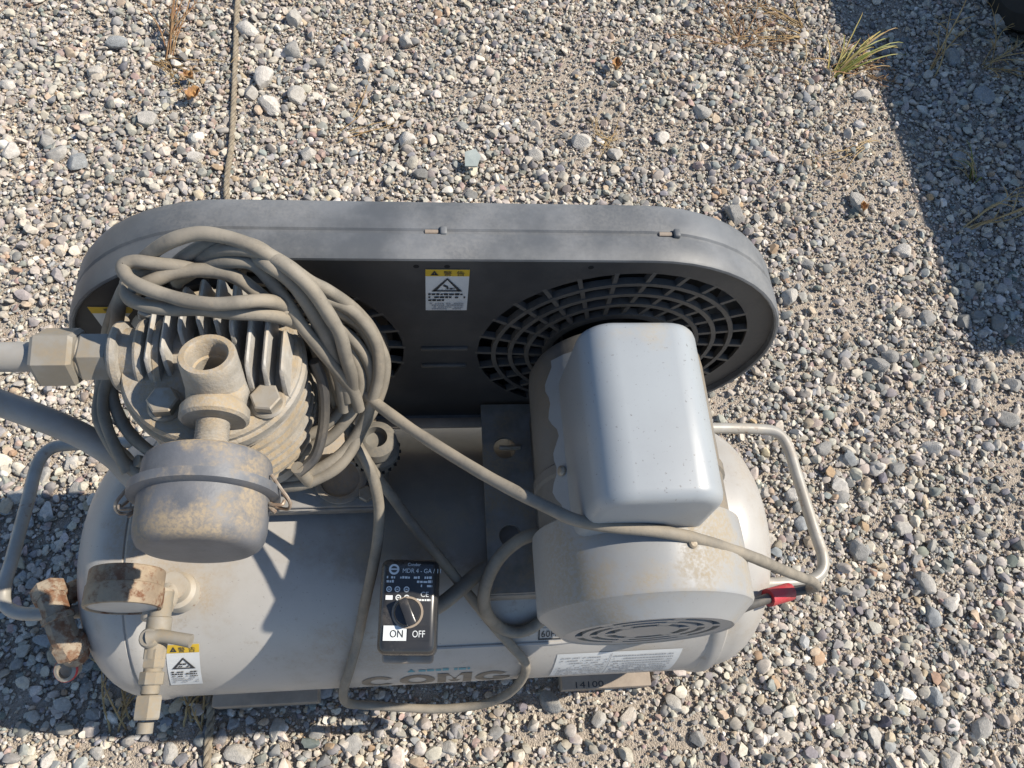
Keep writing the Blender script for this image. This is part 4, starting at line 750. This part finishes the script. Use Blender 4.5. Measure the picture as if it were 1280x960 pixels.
# ---------------------------------------------------------------- wooden blocks under the tank
def block(x0, x1, y0, y1, label):
    mb = MB(); mb.box((x0, y0, -.004), (x1, y1, .0362), .002, 2)
    o = mb.build('wooden_block', 'wood', None, angle=40, origin=((x0 + x1) / 2, (y0 + y1) / 2, 0)); tag(o, label, 'wooden block', 'wooden blocks under the tank'); return o
block(-.247, -.128, .0750, .340, 'weathered wooden block under the left end of the compressor tank')
b2 = block(.158, .268, .0730, .340, 'wooden block with faded stencilled figures under the right half of the tank')
s = Sheet(lambda u, v, lift: Vector((.168 + u - b2.location.x,   .0735 + v - b2.location.y, .0364 + lift)))
s.text('14100', .004, .0012, .010, 0, .0003, 1.5); o = s.mb.build('stencil', ['ink'], None, smooth=False); o.parent = b2

# ---------------------------------------------------------------- rope
def rope(pts, rad, name='rope'):
    P, _ = catmull([Vector(p) for p in pts], [0] * len(pts), 40); mb = MB()
    for st in range(3):
        Q = []; acc = 0
        for i, p in enumerate(P):
            if i: acc += (P[i] - P[i - 1]).length
            t = acc / (rad * 6.5) * 2 * math.pi + st * 2.094
            d, u, w = frame(P[min(i + 1, len(P) - 1)] - P[max(i - 1, 0)]); Q.append(p + (u * math.cos(t) + w * math.sin(t)) * rad * .5)
        mb.tube(Q, rad * .56, 7, spline=False)
    return mb.build(name, 'rope', None)
rp = [(-0.3358, 1.4211, 0.0100), (-0.3366, 1.2862, 0.0100), (-0.3288, 1.1609, 0.0110), (-0.3208, 1.0469, 0.0100), (-0.3141, 0.9388, 0.0110), (-0.3093, 0.8237, 0.0100)]
rp = [(x_, y_, .008 + gh(x_, y_)) for x_, y_, z_ in rp] + [(-.262, .62, .007), (-.275, .46, .006), (-.278, .30, .006), (-.272, .15, .006)] + [(x_, y_, .008 + gh(x_, y_)) for x_, y_, z_ in ((-0.2549, 0.0770, 0.0080), (-0.2534, 0.0386, 0.0080), (-0.2511, -0.0065, 0.0080), (-0.2488, -0.0649, 0.0080))]
tag(rope(rp, .0048), 'thin twisted hemp rope lying across the gravel behind and under the compressor', 'rope')

# ---------------------------------------------------------------- plants and litter
def blade(mb, base, dirv, length, width, bend, seed, up=1.0):
    r_ = random.Random(seed); b = Vector(base); d = Vector(dirv).normalized(); side = d.cross(Vector((0, 0, 1))).normalized()
    vs = []; fs = []; n_ = 9; p_ = b.copy(); ang = math.atan2(up, 1)
    for k in range(n_ + 1):
        t = k / n_; w = width * (1 - t ** 1.6) + .00025
        vs += [p_ - side * w, p_ + Vector((0, 0, -w * .5)), p_ + side * w]
        a = ang - bend * t * t; p_ = p_ + (d * math.cos(a) + Vector((0, 0, 1)) * math.sin(a)) * (length / n_) + side * r_.uniform(-.0008, .0008)
    for k in range(n_):
        for q in range(2): fs.append([k * 3 + q, k * 3 + q + 1, k * 3 + 4 + q, k * 3 + 3 + q])
    mb.add(vs, fs)
def tuft(name, x, y, k, length, width, heading, spread, bend, mats, label, cat, seed, up=(.5, 1.3), group=None):
    mb = MB(); r_ = random.Random(seed)
    for i in range(k):
        mb.m = r_.randrange(len(mats)); a = heading + r_.gauss(0, spread)
        blade(mb, (x + r_.gauss(0, .006), y + r_.gauss(0, .006), gh(x, y)), (math.cos(a), math.sin(a), 0), length * r_.uniform(.5, 1.1), width * r_.uniform(.6, 1.2), bend * r_.uniform(.5, 1.3), seed * 100 + i, r_.uniform(*up))
    o = mb.build(name, mats, None, origin=(x, y, gh(x, y))); tag(o, label, cat, group); return o
def stems(name, x, y, k, length, rad, heading, spread, m, label, cat, seed, twigs=2, up=(.2, .9), group=None):
    mb = MB(); r_ = random.Random(seed)
    for i in range(k):
        a = heading + r_.gauss(0, spread); e = math.atan(r_.uniform(*up)); L_ = length * r_.uniform(.5, 1.1); p_ = Vector((x + r_.gauss(0, .008), y + r_.gauss(0, .008), gh(x, y))); pts = [p_.copy()]
        for s_ in range(6):
            a += r_.gauss(0, .13); e += r_.gauss(-.06, .1); p_ = p_ + Vector((math.cos(a) * math.cos(e), math.sin(a) * math.cos(e), math.sin(e))) * L_ / 6
            p_.z = max(p_.z, .006 + gh(p_.x, p_.y)); pts.append(p_.copy())
            for q in range(twigs):
                if r_.random() < .6 and s_ > 0:
                    aa = a + r_.choice((-1, 1)) * r_.uniform(.5, 1.2); tl = L_ * r_.uniform(.08, .22); q_ = p_ + Vector((math.cos(aa), math.sin(aa), r_.uniform(-.1, .6))) * tl
                    q_.z = max(q_.z, .006 + gh(q_.x, q_.y)); mb.tube([p_, (p_ + q_) / 2 + Vector((0, 0, tl * .08)), q_], [rad * .7, rad * .6, rad * .35], 5, 2)
        mb.tube(pts, [rad] * 4 + [rad * .8, rad * .6, rad * .4], 5, 3)
    o = mb.build(name, m, None, origin=(x, y, gh(x, y))); tag(o, label, cat, group); return o
G1 = (0.7938, 1.1540, 0.0000); 
tuft('grass_tuft', G1[0], G1[1], 26, .18, .0016, R(30), .38, 1.9, ['straw_green', 'straw', 'grass', 'straw_green'], 'green and yellow grass tuft leaning over the shadow edge', 'grass tuft', 7, (.35, 1.0))
tuft('straw_clump', *(0.8138, 1.1808, 0.0000)[:2], 26, .07, .0016, R(60), 1.5, 1.6, ['straw', 'redweed'], 'low dead straw litter around the base of the green grass tuft', 'straw clump', 31, (.05, .7))
stems('dry_weed', *(0.8426, 1.1648, 0.0000)[:2], 10, .085, 0.00105, R(60), 1.3, 'redweed', 'curled orange dry weed at the foot of the green grass tuft', 'weed', 8, 3)
stems('dry_weed', *(0.6155, 1.2233, 0.0000)[:2], 16, .16, 0.00090, R(70), 1.6, 'redweed', 'sparse reddish dry weed lying flat at the top of the sunlit gravel', 'weed', 9, 3, (.05, .4))
stems('dry_weed', *(0.7647, 1.2650, 0.0000)[:2], 14, .17, 0.00090, R(170), .5, 'straw', 'flattened pale straw beside the corner of the big shadow', 'weed', 10, 1, (.02, .25))
stems('dry_weed', *(-0.4415, 1.1479, 0.0000)[:2], 9, .15, 0.00120, R(88), .35, 'redweed', 'upright rusty dry weed on the gravel left of the rope', 'weed', 12, 2, (.5, 1.6))
stems('dry_weed', *(-0.4629, 1.1371, 0.0000)[:2], 8, .12, 0.00090, R(-50), .5, 'straw', 'thin pale straw beside the rusty weed left of the rope', 'weed', 13, 1, (.05, .3))
tuft('grass_tuft', *(0.9935, 0.9035, 0.0000)[:2], 10, .085, .0022, R(140), .5, 2.2, ['grass', 'straw'], 'small curled grass tuft inside the big shadow', 'grass tuft', 14, (.8, 1.8))
stems('dry_weed', *(0.9308, 0.7858, 0.0000)[:2], 5, .20, 0.00150, R(35), .22, 'straw', 'long pale straw stalks crossing the shadow at the right edge', 'weed', 15, 1, (.2, .5))
stems('dry_weed', *(0.9895, 1.1651, 0.0000)[:2], 4, .20, 0.00150, R(62), .2, 'straw', 'tall brown stalk in the shadow right of the grass tuft', 'weed', 16, 1, (.5, 1.0))
stems('dry_weed', *(1.1271, 1.1936, 0.0000)[:2], 9, .15, 0.00105, R(30), 1.2, 'straw', 'tangled brown weed in front of the dark tyre', 'weed', 17, 2, (.2, .8))
stems('dry_weed', *(0.3214, 0.9725, 0.0000)[:2], 12, .06, 0.00075, R(120), 1.4, 'straw', 'small matted straw clump behind the middle of the belt guard', 'weed', 18, 2, (.05, .5))
stems('dry_weed', *(-0.1344, 0.9815, 0.0000)[:2], 5, .14, 0.00075, R(20), .35, 'straw', 'thin straw lying right of the rope near the belt guard', 'weed', 19, 1, (.0, .15))
stems('dry_weed', *(0.8224, 0.9843, 0.0000)[:2], 5, .15, 0.00075, R(200), .25, 'straw', 'fine straw lying beside the edge of the big shadow', 'weed', 20, 1, (.0, .15))
stems('dry_weed', *(-0.3567, 0.0657, 0.0000)[:2], 6, .07, 0.00120, R(75), .5, 'straw', 'short dry straw at the front left foot of the tank', 'weed', 21, 1, (.2, .9))
stems('dry_weed', *(-0.2758, 0.0613, 0.0000)[:2], 7, .07, 0.00135, R(85), .4, 'straw', 'dry straw beside the rope in front of the tank', 'weed', 22, 1, (.2, .9))
def dry_leaf(x, y, size, seed, label):
    mb = MB(); r_ = random.Random(seed); vs = []; fs = []; n_ = 9; a0 = r_.uniform(0, 6)
    for k in range(n_ + 1):
        t = k / n_; w = size * .42 * math.sin(math.pi * t) ** .7 * r_.uniform(.8, 1.1)
        for q in (-1, -.5, 0, .5, 1): vs.append((size * (t - .5), q * w, .012 + .5 * size * (abs(q) ** 1.5) * .9 + r_.uniform(0, .006) + .3 * size * (t - .5) ** 2))
    for k in range(n_):
        for q in range(4): fs.append([k * 5 + q, k * 5 + q + 1, k * 5 + 6 + q, k * 5 + 5 + q])
    rm = Matrix.Rotation(a0, 3, 'Z'); mb.add([rm @ Vector(v) for v in vs], fs)
    o = mb.build('dry_leaf', 'leaf', None); o.location = (x, y, gh(x, y)); md = o.modifiers.new('thickness', 'SOLIDIFY'); md.thickness = .0006; tag(o, label, 'leaf')
dry_leaf(*(-0.3826, 1.0363, 0.0000)[:2], .028, 1, 'larger curled orange dry leaf left of the rope')
dry_leaf(*(-0.3957, 1.0806, 0.0000)[:2], .020, 2, 'small orange dry leaf just above the larger one left of the rope')
dry_leaf(*(0.3564, 1.1464, 0.0000)[:2], .024, 3, 'curled orange dry leaf on the sunlit gravel behind the belt guard')
dry_leaf(*(0.7507, 0.8212, 0.0000)[:2], .018, 4, 'brown dry leaf scrap beside a large white stone')
mb = MB(); c = Vector((0.0812, 0.9147, 0.0120)); mb.add([c + Vector(v) for v in ((-.012, -.013, 0), (.008, -.015, .002), (.015, .004, .006), (.006, .018, .008), (-.012, .012, .006), (-.012, -.013, -.003), (.008, -.015, -.001), (.015, .004, .003), (.006, .018, .005), (-.012, .012, .003))], [[0, 1, 2, 3, 4], [9, 8, 7, 6, 5]] + [[k, k + 5, (k + 1) % 5 + 5, (k + 1) % 5] for k in range(5)])
tag(mb.build('ceramic_shard', 'shard', None, smooth=False), 'pale greenish flat shard lying on gravel behind the belt guard', 'shard')

# ---------------------------------------------------------------- parked trailer whose tyre shows at the corner and whose body shades the gravel
TRL = empty('parked_trailer', (2.1, 1.9, 0))
tag(TRL, 'dark tyre and side of a trailer parked at the upper right corner', 'trailer')
def wheel(x0, y0, rad=.20):
    mb = MB(); mb.lathe([(rad * .58, -.075), (rad * .80, -.092), (rad * .95, -.085), (rad * .995, -.062), (rad, 0), (rad * .995, .062), (rad * .95, .085), (rad * .80, .092), (rad * .58, .075), (rad * .56, 0)], (x0, y0, rad - .004), (1, 0, 0), 56, closed=True)
    for k in range(40):
        t = 2 * math.pi * k / 40
        for sg in (-1, 1):
            c = Vector((x0 + sg * .045, y0 + (rad + .001) * math.cos(t + sg * .04), rad - .004 + (rad + .001) * math.sin(t + sg * .04))); mb.box(c - Vector((.036, .009, .004)), c + Vector((.036, .009, .004)), .002, 1, rot=Matrix.Rotation(t, 3, 'X') @ Matrix.Rotation(math.pi / 2, 3, 'X'))
    w = mb.build('wheel', 'rubber_tyre', TRL, angle=30)
    mb = MB(); mb.lathe([(.05, .01), (.06, -.03), (rad * .45, -.035), (rad * .52, -.07), (rad * .58, -.072), (rad * .57, .07), (.05, .05)], (x0, y0, rad - .004), (1, 0, 0), 40); mb.build('rim', 'boltm', w, angle=30)
wheel(1.275, 1.365); wheel(3.0, 1.365)
prof_t = [(.58, .535), (.75, .53), (1.0, .57), (1.25, .54), (1.50, .52)]
mb = MB(); mb.box((1.50, .60, .32), (2.85, 3.3, .40), .01, 2); mb.build('deck', 'trailer', TRL, angle=40)
for x0 in (1.475, 2.83):
    mb = MB(); mb.box((x0, .60, .34), (x0 + .03, 3.3, .655), .005, 1); mb.build('side_board', 'trailer', TRL, angle=40)
for y0 in (.60, 3.27):
    mb = MB(); mb.box((1.507, y0, .402), (2.828, y0 + .03, .645), .005, 1); mb.build('end_board', 'trailer', TRL, angle=40)
mb = MB(); mb.tube([(1.28, 1.365, .196), (3.0, 1.365, .196)], .03, 12, 2, spline=False); mb.build('axle', 'trailer', TRL)
mb = MB(); mb.box((2.1, 3.3, .33), (2.2, 4.4, .40), .005, 1); mb.build('drawbar', 'trailer', TRL, angle=40)
